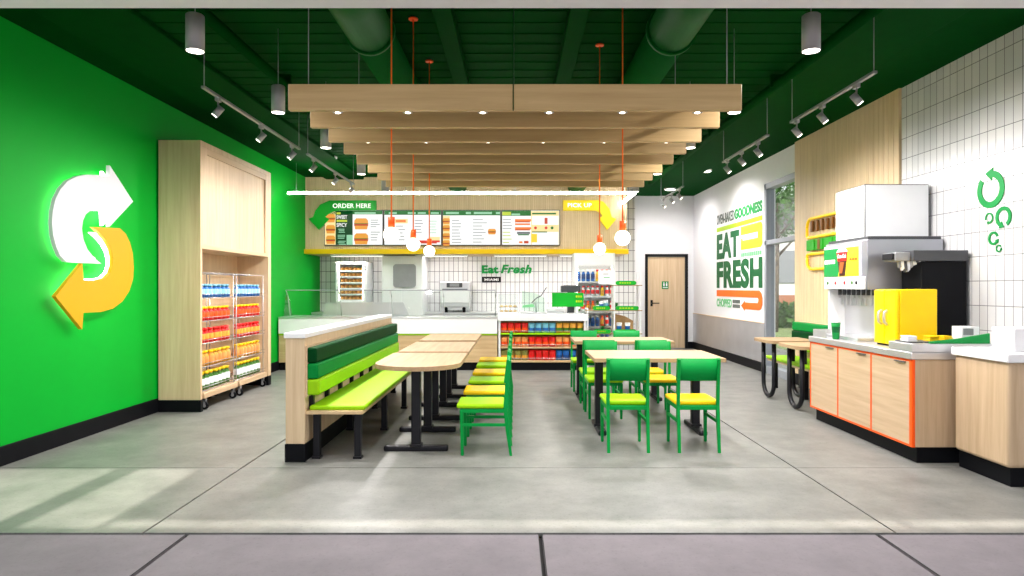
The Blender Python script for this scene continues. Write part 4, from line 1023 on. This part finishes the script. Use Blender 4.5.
t = thing('cash_drawer_tray', 'low white tray unit on the checkout beside the pale screen', 'tray', (0.75, 11.2, 0.915))
b = MB(); b.box((0.55, 11.1, 0.915), (0.85, 11.38, 1.0), 'white_metal', 0.006); b.build('housing', t)
b = MB(); b.box((0.56, 11.092, 0.93), (0.84, 11.1, 0.96), 'steel_soft'); b.build('drawer_front', t)

# ------------------------------------------------------------------ drinks fridge
FX0, FX1, FY0, FY1 = 1.05, 1.78, 12.02, 12.08
FZ = 1.97
t = thing('drinks_fridge', 'white upright glass-front drinks fridge behind the pick-up shelves', 'fridge', (1.48, 11.75, 0))
fy0, fy1 = 11.55, 12.0
b = MB()
b.box((FX0, fy0, 0.08), (FX0+0.05, fy1, FZ), 'white_metal', 0.004); b.box((FX1-0.05, fy0, 0.08), (FX1, fy1, FZ), 'white_metal', 0.004); b.box((FX0+0.05, fy1-0.03, 0.08), (FX1-0.05, fy1, FZ), 'white_metal')
b.box((FX0+0.05, fy0, FZ-0.2), (FX1-0.05, fy1-0.03, FZ), 'white_metal', 0.004); b.box((FX0+0.05, fy0, 0.08), (FX1-0.05, fy1-0.03, 0.2), 'white_metal', 0.004); b.build('carcass', t)
b = MB(); b.box((FX0+0.06, fy0+0.04, FZ-0.215), (FX1-0.06, fy0+0.09, FZ-0.2), 'lens'); b.build('fill_tube', t)
for xx in (FX0+0.056, FX1-0.056):  # corner tubes added to brighten the bottles
    b = MB(); b.box((xx-0.005, fy0+0.006, 0.22), (xx+0.005, fy0+0.016, FZ-0.22), 'lens'); b.build('fill_tube', t)
b = MB(); b.box((FX0, fy0-0.02, 0.2), (FX0+0.035, fy0-0.001, FZ-0.2), 'white_metal'); b.box((FX1-0.035, fy0-0.02, 0.2), (FX1, fy0-0.001, FZ-0.2), 'white_metal'); b.box((FX0+0.035, fy0-0.02, FZ-0.235), (FX1-0.035, fy0-0.001, FZ-0.2), 'white_metal'); b.box((FX0+0.035, fy0-0.02, 0.2), (FX1-0.035, fy0-0.001, 0.235), 'white_metal')
dr = b.build('door', t)
b = MB(); b.box((FX0+0.035, fy0-0.012, 0.235), (FX1-0.035, fy0-0.006, FZ-0.235), 'glass'); b.build('glass_pane', dr)
b = MB(); b.box((FX0+0.05, fy0-0.045, 0.8), (FX0+0.07, fy0-0.02, 1.2), 'steel', 0.004); b.build('handle', dr)
for x in (FX0+0.06, FX1-0.06):
    b = MB(); b.cyl((x, fy0+0.06, 0), (x, fy0+0.06, 0.08), 0.025, 'black', 10); b.cyl((x, fy1-0.06, 0), (x, fy1-0.06, 0.08), 0.025, 'black', 10); b.build('foot', t)
SH = [1.46, 1.20, 0.93, 0.66, 0.38]
for z in SH:
    b = MB(); b.box((FX0+0.05, fy0+0.03, z-0.012), (FX1-0.05, fy1-0.03, z), 'white_metal'); b.box((FX0+0.05, fy0+0.02, z-0.02), (FX1-0.05, fy0+0.03, z+0.012), 'wire'); b.build('shelf', t)
FB = {'blue': ('b_white', 'b_blue', 'b_navy'), 'yellow': ('b_red', 'b_yellow', 'b_gold'), 'orange': ('b_orange', 'b_orange', 'b_gold'), 'red': ('b_red', 'b_white', 'b_red'), 'dark': ('b_red', 'b_cola', 'b_red'), 'green': ('b_green', 'b_green', 'b_white')}
proto = {}
lay = [('blue blue blue blue yellow yellow orange orange', 0.22), ('red red red red red yellow red red', 0.19), ('green red orange orange green blue blue red', 0.19), ('dark dark blue blue blue orange red blue', 0.2), ('dark dark dark red red blue blue green', 0.2)]
for k, (names, h) in enumerate(lay):
    for i, nm in enumerate(names.split()):
        key = (nm, h)
        p = (FX0+0.09+i*0.084, fy0+0.085, SH[k])
        lb = '%s drink bottle, %s from the left on the %s shelf of the fridge' % (nm, ORD[i], ROWN[k])
        if key not in proto:
            c = FB[nm]; o = bottle(c[0], c[1], c[2], h, 0.034); proto[key] = o; o.location = p; o['label'] = lb; o['group'] = 'bottles in the drinks fridge'
        else: dup(proto[key], p, None, lb, 'bottles in the drinks fridge')

# ------------------------------------------------------------------ pick-up shelves
t = thing('pick_up_shelves', 'slim white pick-up shelving with thin pale shelves beside the checkout', 'shelving', (1.65, 10.85, 0))
for x in (1.20, 1.64, 2.07):
    b = MB(); b.box((x-0.012, 10.72, 0), (x+0.012, 10.745, 1.62 if x > 1.3 else 1.02), 'white_metal', 0.002); b.box((x-0.012, 11.0, 0), (x+0.012, 11.025, 1.62 if x > 1.3 else 1.02), 'white_metal', 0.002); b.build('post', t)
for x0_, x1_, z in ((1.61, 2.1, 1.40), (1.18, 2.1, 0.985), (1.18, 2.1, 0.60), (1.18, 2.1, 0.2)):
    b = MB(); b.box((x0_, 10.715, z-0.014), (x1_, 11.03, z), 'oak_top', 0.002); b.build('shelf', t)
t = thing('white_notice_card', 'white notice card with green lines hung on the pick-up shelving', 'notice', (1.5, 10.71, 1.4))
b = MB(); b.box((1.37, 10.70, 1.41), (1.63, 10.712, 1.64), 'white', 0.003); b.build('card', t)
b = MB(); b.box((1.46, 10.697, 1.515), (1.56, 10.70, 1.53), 'print_lgreen'); b.box((1.45, 10.697, 1.575), (1.54, 10.70, 1.585), 'print_grey'); b.build('printed_lines', t)
def shelf_sign(x0_, x1_, z, lb):
    t = thing('shelf_sign', lb, 'shelf sign', ((x0_+x1_)/2, 10.72, z), 'green signs on the pick-up shelves')
    b = MB(); r = 0.034; P = [(x0_+r+r*math.cos(a), z+r+r*math.sin(a)) for a in [PI/2+k*PI/8 for k in range(9)]]+[(x1_-r+r*math.cos(a), z+r+r*math.sin(a)) for a in [-PI/2+k*PI/8 for k in range(9)]]
    b.poly(P, (0, 10.735, 0), X_, Z_, 0.03, 'order_green'); b.build('panel', t)
    b = MB(); n = 5; w = (x1_-x0_-0.14)/n
    for k in range(n): b.box((x0_+0.06+k*w, 10.702, z+0.024), (x0_+0.06+k*w+w*0.7, 10.705, z+0.044), 'print_lime')
    b.build('small_lettering', t)
shelf_sign(1.66, 2.0, 1.40, 'green rounded shelf sign on the topmost pick-up shelf')
shelf_sign(1.28, 1.57, 0.985, 'green rounded shelf sign on the left half of the middle pick-up shelf')
shelf_sign(1.66, 2.04, 0.985, 'green rounded shelf sign on the right half of the middle pick-up shelf')
shelf_sign(1.30, 1.58, 0.60, 'green rounded shelf sign on the left half of the lower pick-up shelf')
shelf_sign(1.64, 2.0, 0.60, 'green rounded shelf sign on the right half of the lower pick-up shelf')
def small_plant(x, y, z, lb):
    t = thing('small_potted_plant', lb, 'plant', (x, y, z), 'small plants on the pick-up shelves')
    b = MB(); b.lathe([(0.03, 0), (0.038, 0.05), (0.034, 0.05)], (x, y, z), 'dark_grey', 14); b.build('pot', t)
    b = MB()
    for k in range(16):
        a = k*2.4; r = 0.02+0.025*random.random(); h = 0.05+0.05*random.random()
        p = Vector((x+math.cos(a)*r*0.3, y+math.sin(a)*r*0.3, z+0.045)); q = Vector((x+math.cos(a)*r*1.3, y+math.sin(a)*r*1.3, z+0.05+h)); s_ = Vector((-math.sin(a), math.cos(a), 0))*0.01
        m_ = (p+q)/2+Vector((0, 0, 0.012))
        b.face([b.bm.verts.new(v) for v in (p-s_*0.4, m_-s_, q, m_+s_, p+s_*0.4)], 'plant')
    b.build('leaves', t)
small_plant(1.69, 10.86, 0.985, 'small dark potted plant at the left of the middle right pick-up shelf')
small_plant(1.46, 10.86, 0.60, 'small dark potted plant on the lower left pick-up shelf')
def cup(x, y, z, m1_, m2_, h, r, lb, gp=None, name='paper_cup', lid='white'):
    t = thing(name, lb, 'cup', (x, y, z), gp)
    b = MB(); b.lathe([(r*0.72, 0), (r*0.84, h*0.4), (r*0.93, h*0.75), (r, h)], (x, y, z), m1_, 18, [m1_, m2_, m1_]); b.build('cup_body', t)
    b = MB(); b.lathe([(r*1.05, 0), (r*1.05, h*0.07), (r*0.9, h*0.1), (0, h*0.1)], (x, y, z+h), lid, 18); b.build('lid', t)
    return t
cup(1.44, 10.86, 0.985, 'b_white', 'b_blue', 0.13, 0.04, 'blue and white paper cup on the middle left pick-up shelf')
cup(1.52, 10.90, 0.985, 'b_white', 'b_aqua', 0.15, 0.04, 'taller pale blue paper cup on the middle left pick-up shelf')
cup(1.73, 10.80, 0.60, 'b_white', 'b_blue', 0.16, 0.045, 'left one of two blue and white cups in front of the brown paper bag', 'cups by the paper bag')
cup(1.87, 10.80, 0.60, 'b_white', 'b_blue', 0.16, 0.045, 'right one of two blue and white cups in front of the brown paper bag', 'cups by the paper bag')
t = thing('paper_bag', 'brown paper carrier bag behind the two cups on the lower pick-up shelf', 'paper bag', (1.8, 10.93, 0.6))
b = MB(); b.poly([(1.66, 0.601), (1.97, 0.601), (1.98, 0.80), (1.84, 0.88), (1.66, 0.92)], (0, 11.0, 0), X_, Z_, 0.12, 'b_kraft'); b.build('bag_body', t)

# ------------------------------------------------------------------ drinks station on the right
QX, QY0, QY1 = 3.05, 4.995, 6.72
t = thing('drinks_station_cabinet', 'long oak cabinet with orange trim under the drinks machines', 'cabinet', (3.5, 5.85, 0))
b = MB(); b.box((QX+0.05, QY0+0.02, 0), (3.955, QY1-0.03, 0.125), 'black', 0.003); b.build('plinth', t)
b = MB(); b.box((QX+0.012, QY0, 0.125), (3.955, QY1, 0.80), 'oak_cab', 0.003); b.build('body', t)
b = MB()
w = (QY1-QY0)/3
b.box((QX, QY0, 0.782), (QX+0.02, QY1, 0.80), 'orange'); b.box((QX, QY0, 0.125), (QX+0.02, QY1, 0.14), 'orange')
for k in range(4):
    y = QY0+k*w; a, c = (y, y+0.035) if k == 0 else ((y-0.02, y) if k == 3 else (y-0.011, y+0.011)); b.box((QX, a, 0.14), (QX+0.02, c, 0.782), 'orange')
b.box((QX, QY0-0.004, 0.125), (QX+0.022, QY0+0.001, 0.80), 'orange')
b.build('orange_trim', t)
for k in range(3):
    b = MB(); b.box((QX+0.001, QY0+k*w+(0.037 if k == 0 else 0.013), 0.142), (QX+0.012, QY0+(k+1)*w-(0.022 if k == 2 else 0.013), 0.78), 'oak_cabx'); d = b.build('door', t)
    b = MB(); yy = QY0+k*w+0.08; b.box((QX-0.012, yy, 0.768), (QX+0.001, yy+0.14, 0.776), 'dark_grey'); b.build('edge_pull', d)
b = MB(); b.box((QX-0.012, QY0-0.012, 0.80), (3.955, QY1+0.01, 0.855), 'steel', 0.006); b.build('worktop', t)
t = thing('splash_guard', 'small stainless splash guard at the far end of the drinks station', 'splash guard', (3.15, 6.68, 0.855))
b = MB(); b.box((3.06, 6.66, 0.856), (3.24, 6.675, 0.93), 'steel', 0.003); b.build('upright', t)
b = MB(); b.box((3.06, 6.40, 0.856), (3.07, 6.66, 0.93), 'steel', 0.003); b.build('side', t)
# soda fountain
t = thing('soda_fountain', 'tall soda fountain with a white ice bin, graphic front and nozzles', 'drinks dispenser', (3.6, 6.4, 0.9))
fx, fy0_, fy1_ = 3.25, 6.0, 6.8
b = MB(); b.box((fx, fy0_, 1.335), (3.955, fy1_, 1.80), 'steel_dark', 0.008); b.build('housing', t)
b = MB(); b.box((fx+0.02, fy0_+0.02, 1.80), (3.945, fy1_-0.02, 1.83), 'dark_grey'); b.box((3.33, 6.19, 1.83), (3.945, 6.75, 2.34), 'white_metal', 0.008); b.build('ice_bin', t)
b = MB(); b.box((fx-0.02, fy0_+0.02, 1.34), (fx, fy1_-0.01, 1.46), 'white_metal', 0.004); bp2 = b.build('button_panel', t)
for k, m in enumerate(('b_green', 'b_red', 'b_red', 'b_green', 'black')):
    b = MB(); yy = fy1_-0.09-[0, 0.16, 0.34, 0.48, 0.56][k]; b.cyl((fx-0.02, yy, 1.40), (fx-0.024, yy, 1.40), 0.018, m, 14); b.build('button', bp2)
# front graphic (reads from far to near)
gy1 = fy1_-0.01; gl_ = 0.70; z0, z1 = 1.465, 1.775
b = MB(); b.box((fx-0.02, gy1-gl_, z0), (fx, gy1, z1), 'white', 0.002); gp = b.build('graphic_panel', t)
b = MB(); P = lambda u, z: (gl_*u, z)
b.poly([P(0, z0), P(0.42, z0), P(0.55, z1-0.03), P(0, z1-0.03)], (fx-0.02, gy1, 0), mY, Z_, 0.002, 'print_green')
b.poly([P(0.42, z0), P(0.98, z0), P(0.98, z1-0.03), P(0.55, z1-0.03)], (fx-0.02, gy1, 0), mY, Z_, 0.002, 'print_yellow')
c0 = 0.42
b.poly([P(c0+0.04, z0+0.005), P(c0+0.2, z0+0.005), P(c0+0.27, z1-0.07), P(c0-0.03, z1-0.07)], (fx-0.022, gy1, 0), mY, Z_, 0.002, 'b_cola')
b.poly([P(c0+0.0, z0+0.15), P(c0+0.24, z0+0.15), P(c0+0.27, z1-0.07), P(c0-0.03, z1-0.07)], (fx-0.023, gy1, 0), mY, Z_, 0.003, 'b_red')
b.poly([P(c0+0.04, z0+0.03), P(c0+0.12, z0+0.03), P(c0+0.18, z0+0.14), P(c0+0.06, z0+0.14)], (fx-0.024, gy1, 0), mY, Z_, 0.002, 'scr_orange')
b.poly([P(c0-0.04, z1-0.07), P(c0+0.28, z1-0.07), P(c0+0.2, z1-0.03), P(c0+0.04, z1-0.03)], (fx-0.023, gy1, 0), mY, Z_, 0.002, 'white')
b.build('printed_picture', gp)
b = MB(); b.text('Coca-Cola', (fx-0.027, gy1-gl_*(c0), z0+0.18), mY, Z_, gl_*0.24, 0.04, 0.002, 'text_white', bold=0.01, shear=0.3); b.build('lettering', gp)
b = MB()
for k in range(5): b.box((fx-0.025, gy1-0.02-k*0.045, z0+0.13), (fx-0.022, gy1-0.052-k*0.045, z0+0.17), 'text_white')
b.build('small_lettering', gp); b = MB()
for k in range(3): b.box((fx-0.025, gy1-gl_*0.74-k*0.05, z0+0.15), (fx-0.022, gy1-gl_*0.74-0.038-k*0.05, z0+0.175), 'print_orange')
b.build('small_lettering', gp)
b = MB(); b.box((3.42, fy0_+0.02, 0.885), (3.46, fy1_-0.04, 1.335), 'steel_soft', 0.003); b.build('splash_back', t)
b = MB(); b.box((3.46, fy0_+0.02, 0.885), (3.955, fy1_-0.04, 1.335), 'steel_soft'); b.build('lower_housing', t)
b = MB(); b.box((3.16, fy0_, 0.856), (3.955, fy1_-0.02, 0.885), 'steel', 0.003); b.build('drip_tray', t)
b = MB(); b.box((3.26, fy1_-0.06, 0.885), (3.46, fy1_-0.03, 1.335), 'white_metal', 0.003); b.build('side_post', t)
for k in range(8):
    yy = fy1_-0.1-k*0.09
    b = MB(); b.cyl((3.35, yy, 1.335), (3.35, yy, 1.28), 0.018, 'dark_grey', 12); b.cyl((3.35, yy, 1.28), (3.35, yy, 1.25), 0.011, 'steel', 10); n_ = b.build('nozzle', t)
    b = MB(); b.box((3.365, yy-0.012, 1.18), (3.375, yy+0.012, 1.32), 'steel', 0.002); b.build('push_lever', n_)
cup(3.11, 6.30, 0.855, 'print_green', 'print_dgreen', 0.16, 0.042, 'tall green paper cup at the far front of the soda fountain', name='paper_cup')
# yellow coolers
for i, (y0_, y1_, nm) in enumerate(((5.40, 5.565, 'nearer'), (5.57, 5.735, 'farther'))):
    t = thing('yellow_cooler', '%s bright yellow cooler with a chrome handle on the drinks station' % nm, 'cooler', (3.35, (y0_+y1_)/2, 0.855), 'yellow coolers')
    b = MB(); b.box((3.20, y0_, 0.87), (3.51, y1_, 1.34), 'yellow_fridge', 0.008); b.build('body', t)
    b = MB(); b.box((3.165, y0_+0.003, 0.872), (3.198, y1_-0.003, 1.335), 'yellow_fridge', 0.01); d = b.build('door', t)
    yy = y1_-0.04 if i == 0 else y0_+0.04
    b = MB(); b.tube([(3.165, yy, 1.04), (3.14, yy, 1.06), (3.135, yy, 1.10), (3.14, yy, 1.14), (3.165, yy, 1.16)], 0.012, 'steel', 10); b.build('handle', d)
    b = MB(); b.box((3.19, y0_+0.01, 0.855), (3.50, y1_-0.01, 0.87), 'black'); b.build('foot', t)
# black ice machine
t = thing('black_ice_dispenser', 'tall black ice dispenser with an overhanging grey head at the tiled wall', 'ice dispenser', (3.75, 5.8, 0.9))
b = MB(); b.box((3.55, 5.68, 0.856), (3.95, 5.97, 1.585), 'black', 0.006); b.build('body', t)
b = MB(); b.box((3.47, 5.66, 1.585), (3.95, 5.975, 1.68), 'dark_grey', 0.006); b.build('head', t)
b = MB(); b.box((3.34, 5.70, 1.585), (3.468, 5.90, 1.665), 'grey', 0.008); b.build('spout_block', t)
b = MB(); b.box((3.32, 5.72, 1.60), (3.338, 5.88, 1.655), 'black_metal', 0.004); b.build('spout_cap', t)
b = MB()
for k in range(9):
    x = 3.38+k*0.022; h = 0.03+0.035*math.sin(k*0.75)+0.02*random.random()
    b.poly([(x, 1.585), (x+0.03, 1.585), (x+0.028+random.uniform(-.01, .01), 1.585-h), (x+0.01, 1.585-h*1.3)], (0, 5.76-0.006*k, 0), X_, Z_, 0.03, ('grey', 'white_metal', 'dark_grey', 'steel')[k % 4])
b.build('chute', t)
# condiment organiser
t = thing('condiment_organiser', 'stainless organiser with a green wedge panel at the near end of the station', 'organiser', (3.4, 5.15, 0.9))
b = MB(); b.box((3.045, 4.985, 0.856), (3.75, 5.30, 0.92), 'steel_soft', 0.004); b.build('tray', t)
b = MB(); b.poly([(3.20, 0.921), (3.66, 0.921), (3.66, 1.0), (3.42, 0.96), (3.20, 0.935)], (0, 5.03, 0), X_, Z_, 0.02, 'print_green'); b.build('green_wedge', t)
b = MB()
for k in range(4): b.box((3.08+k*0.12, 5.06, 0.918), (3.18+k*0.12, 5.28, 0.93), 'dark_grey', 0.004)
b.build('wells', t)
for k, (x, m, lb) in enumerate(((3.12, 'white', 'stack of white napkins at the front of the stainless organiser'), (3.30, 'yellow', 'yellow sachets in the middle of the stainless organiser'), (3.40, 'yellow', 'yellow sachets in the stainless organiser next to the white box'))):
    b = MB()
    for q in range(4): b.box((x-0.035+random.uniform(-.006, .006), 5.10+random.uniform(-.01, .01), 0.931+q*0.011), (x+0.035+random.uniform(-.006, .006), 5.2, 0.940+q*0.011), m, 0.002)
    b.build('napkin_stack' if m == 'white' else 'sachet_stack', label=lb, cat='napkins' if m == 'white' else 'sachets')
b = MB(); b.box((3.52, 5.12, 0.931), (3.66, 5.24, 1.045), 'white', 0.004); b.box((3.53, 5.117, 0.98), (3.61, 5.121, 1.03), 'grey'); b.build('napkin_box', label='white napkin box standing behind the green wedge panel', cat='napkin box')
# waste unit
WX, WY_0, WY_1 = 3.33, 4.385, 4.93
t = thing('waste_station', 'oak waste unit with a white top at the right edge of the room', 'waste unit', (3.65, 4.65, 0))
b = MB(); b.box((WX+0.03, WY_0+0.02, 0), (3.96, WY_1-0.01, 0.13), 'black', 0.004); b.build('plinth', t)
b = MB(); b.box((WX, WY_0, 0.13), (3.96, WY_1, 0.845), 'oak_cab', 0.025, 4); b.build('body', t)
b = MB(); b.box((WX-0.02, WY_0-0.02, 0.845), (3.96, WY_1+0.005, 0.905), 'white', 0.008); b.build('top', t)
b = MB(); b.box((3.46, 4.50, 0.906), (3.80, 4.72, 1.07), 'white', 0.006); b.box((3.47, 4.72, 0.95), (3.79, 4.725, 1.02), 'grey'); b.build('napkin_dispenser', label='white box dispenser on top of the oak waste unit', cat='dispenser')

# ------------------------------------------------------------------ wall bench and small tables on the right
t = thing('wall_bench', 'green and lime upholstered bench against the oak wall panel', 'bench', (3.7, 8.0, 0))
y0_, y1_ = 6.80, 8.93
b = MB(); b.box((3.90, y0_, 0.3), (3.955, y1_, 0.89), 'oak_y', 0.003); b.build('back_board', t)
for (z0, z1, m, x) in ((0.775, 0.89, 'mid_green', 3.80), (0.65, 0.772, 'deep_green', 3.79), (0.52, 0.647, 'lime', 3.78)):
    b = MB(); b.box((x, y0_+0.01, z0), (3.90, y1_-0.01, z1), m, 0.016, 3); b.build('back_cushion', t)
b = MB(); b.box((3.46, y0_+0.01, 0.36), (3.90, y1_-0.01, 0.388), 'oak_y', 0.003); b.build('seat_board', t)
b = MB(); b.box((3.44, y0_+0.01, 0.388), (3.84, y1_-0.01, 0.43), 'lime', 0.014, 3); b.build('seat_cushion', t)
for y in (y0_+0.15, (y0_+y1_)/2, y1_-0.15):
    for x in (3.52, 3.86):
        b = MB(); b.box((x-0.024, y-0.024, 0), (x+0.024, y+0.024, 0.36), 'black_metal', 0.003); b.build('leg', t)
for (yc, nm) in ((8.02, 'farther'), (7.25, 'nearer')):
    t = thing('cafe_table', '%s small pale oak table with black hairpin loop legs by the wall bench' % nm, 'table', (3.3, yc, 0), 'small tables by the wall bench')
    b = MB(); x0_, x1_ = 3.03, 3.62; r = 0.1
    P = [(x1_, yc-0.3), (x1_, yc+0.3)]+[(x0_+r-r*math.sin(a), yc+0.3-r+r*math.cos(a)) for a in [k*PI/16 for k in range(9)]]+[(x0_+r-r*math.cos(a), yc-0.3+r-r*math.sin(a)) for a in [k*PI/16 for k in range(9)]]
    b.poly(P, (0, 0, 0.685), X_, Y_, 0.035, 'oak_top'); b.build('tabletop', t)
    for x in (3.13, 3.50):
        h = 0.165; pts = [(x, yc-h, 0.686), (x, yc-h, h+0.028)]+[(x, yc-h*math.cos(a), h+0.028-h*math.sin(a)) for a in [k*PI/12 for k in range(1, 12)]]+[(x, yc+h, h+0.028), (x, yc+h, 0.685)]
        b = MB(); b.tube(pts, 0.026, 'black_metal', 12); b.build('leg', t)

# ------------------------------------------------------------------ outdoors beyond the window
b = MB(); b.box((4.3, 6, -0.16), (40, 60, -0.1), 'grass'); struct('ground_lawn', b)
def tree(x, y, h, r, lb, nl=900):
    t = thing('tree', lb, 'tree', (x, y, -0.1), 'trees outside the window')
    b = MB(); b.cyl((x, y, -0.1), (x+0.15, y, h*0.75), 0.2, 'bark', 14, 0.1)
    for k in range(6):
        a = k*1.1; b.cyl((x+0.1, y, h*0.5+k*0.12), (x+0.1+math.cos(a)*r*0.6, y+math.sin(a)*r*0.6, h*0.75+k*0.15), 0.05, 'bark', 8, 0.02)
    b.build('trunk', t)
    b = MB()
    for k in range(nl):
        d = Vector((random.gauss(0, 1), random.gauss(0, 1), random.gauss(0, 0.8))).normalized()*r*random.random()**0.4
        c = Vector((x, y, h))+d; u = Vector((random.gauss(0, 1), random.gauss(0, 1), random.gauss(0, 1))).normalized(); v = u.orthogonal().normalized(); s_ = 0.13
        b.face([b.bm.verts.new(c+u*s_), b.bm.verts.new(c+v*s_*0.6), b.bm.verts.new(c-u*s_), b.bm.verts.new(c-v*s_*0.6)], 'leaf')
    b.build('crown', t)
tree(8.5, 21.5, 4.6, 1.8, 'nearer tree seen through the side window')
tree(11.5, 25.5, 5.2, 2.2, 'farther tree seen through the side window')
t = thing('hedge', 'low green hedge outside beyond the side window', 'hedge', (10, 27, -0.1))
b = MB()
for k in range(1500):
    c = Vector((random.uniform(6, 16), random.uniform(23.5, 24.5), random.uniform(-0.1, 0.8))); u = Vector((random.gauss(0, 1), random.gauss(0, 1), random.gauss(0, 1))).normalized(); v = u.orthogonal().normalized(); s_ = 0.16
    b.face([b.bm.verts.new(c+u*s_), b.bm.verts.new(c+v*s_*0.6), b.bm.verts.new(c-u*s_), b.bm.verts.new(c-v*s_*0.6)], 'leaf')
b.box((6, 23.7, -0.1), (16, 24.3, 0.7), 'leaf'); b.build('foliage', t)
t = thing('far_house', 'pale house with a brick lower wall far outside the window', 'building', (14, 34, -0.1))
b = MB(); b.box((6, 32, -0.1), (26, 38, 1.0), 'brick'); b.box((6, 32.02, 1.0), (26, 38, 4.2), 'white_wall'); b.build('wall', t)
b = MB(); b.poly([(31.6, 4.2), (38.4, 4.2), (35, 6.2)], (6, 0, 0), Y_, Z_, 20, 'dark_grey'); b.build('roof', t)
for k in range(6):
    b = MB(); b.box((7+k*3, 31.97, 1.6), (8.4+k*3, 32.03, 3.2), 'alu', 0.01); b.build('window', t)

# ------------------------------------------------------------------ light from outside, camera
W_ = bpy.data.worlds.new('sky'); bpy.context.scene.world = W_; W_.use_nodes = True
bg = W_.node_tree.nodes['Background']; bg.inputs[0].default_value = (0.92, 0.93, 1.0, 1); bg.inputs[1].default_value = 1.1
sun = light('sun', 'SUN', (0, -5, 10), 6.0, color=(1, 0.92, 0.82), target=(0, -5+1, 10-1.48)); sun.data.angle = 0.02
cam = bpy.data.cameras.new('camera'); co = bpy.data.objects.new('camera', cam); COL.objects.link(co)
co.location = (0, 0, 1.35); co.rotation_euler = (PI/2, 0, 0)
cam.sensor_width = 36; cam.lens = 36*650/1024; cam.shift_x = -3/1024; cam.shift_y = 0; cam.clip_start = 0.05; cam.clip_end = 200
sc = bpy.context.scene; sc.camera = co
sc.view_settings.view_transform = 'Standard'; sc.view_settings.look = 'None'; sc.view_settings.gamma = 1; sc.view_settings.use_curve_mapping = False
sc.view_settings.exposure = 0.18
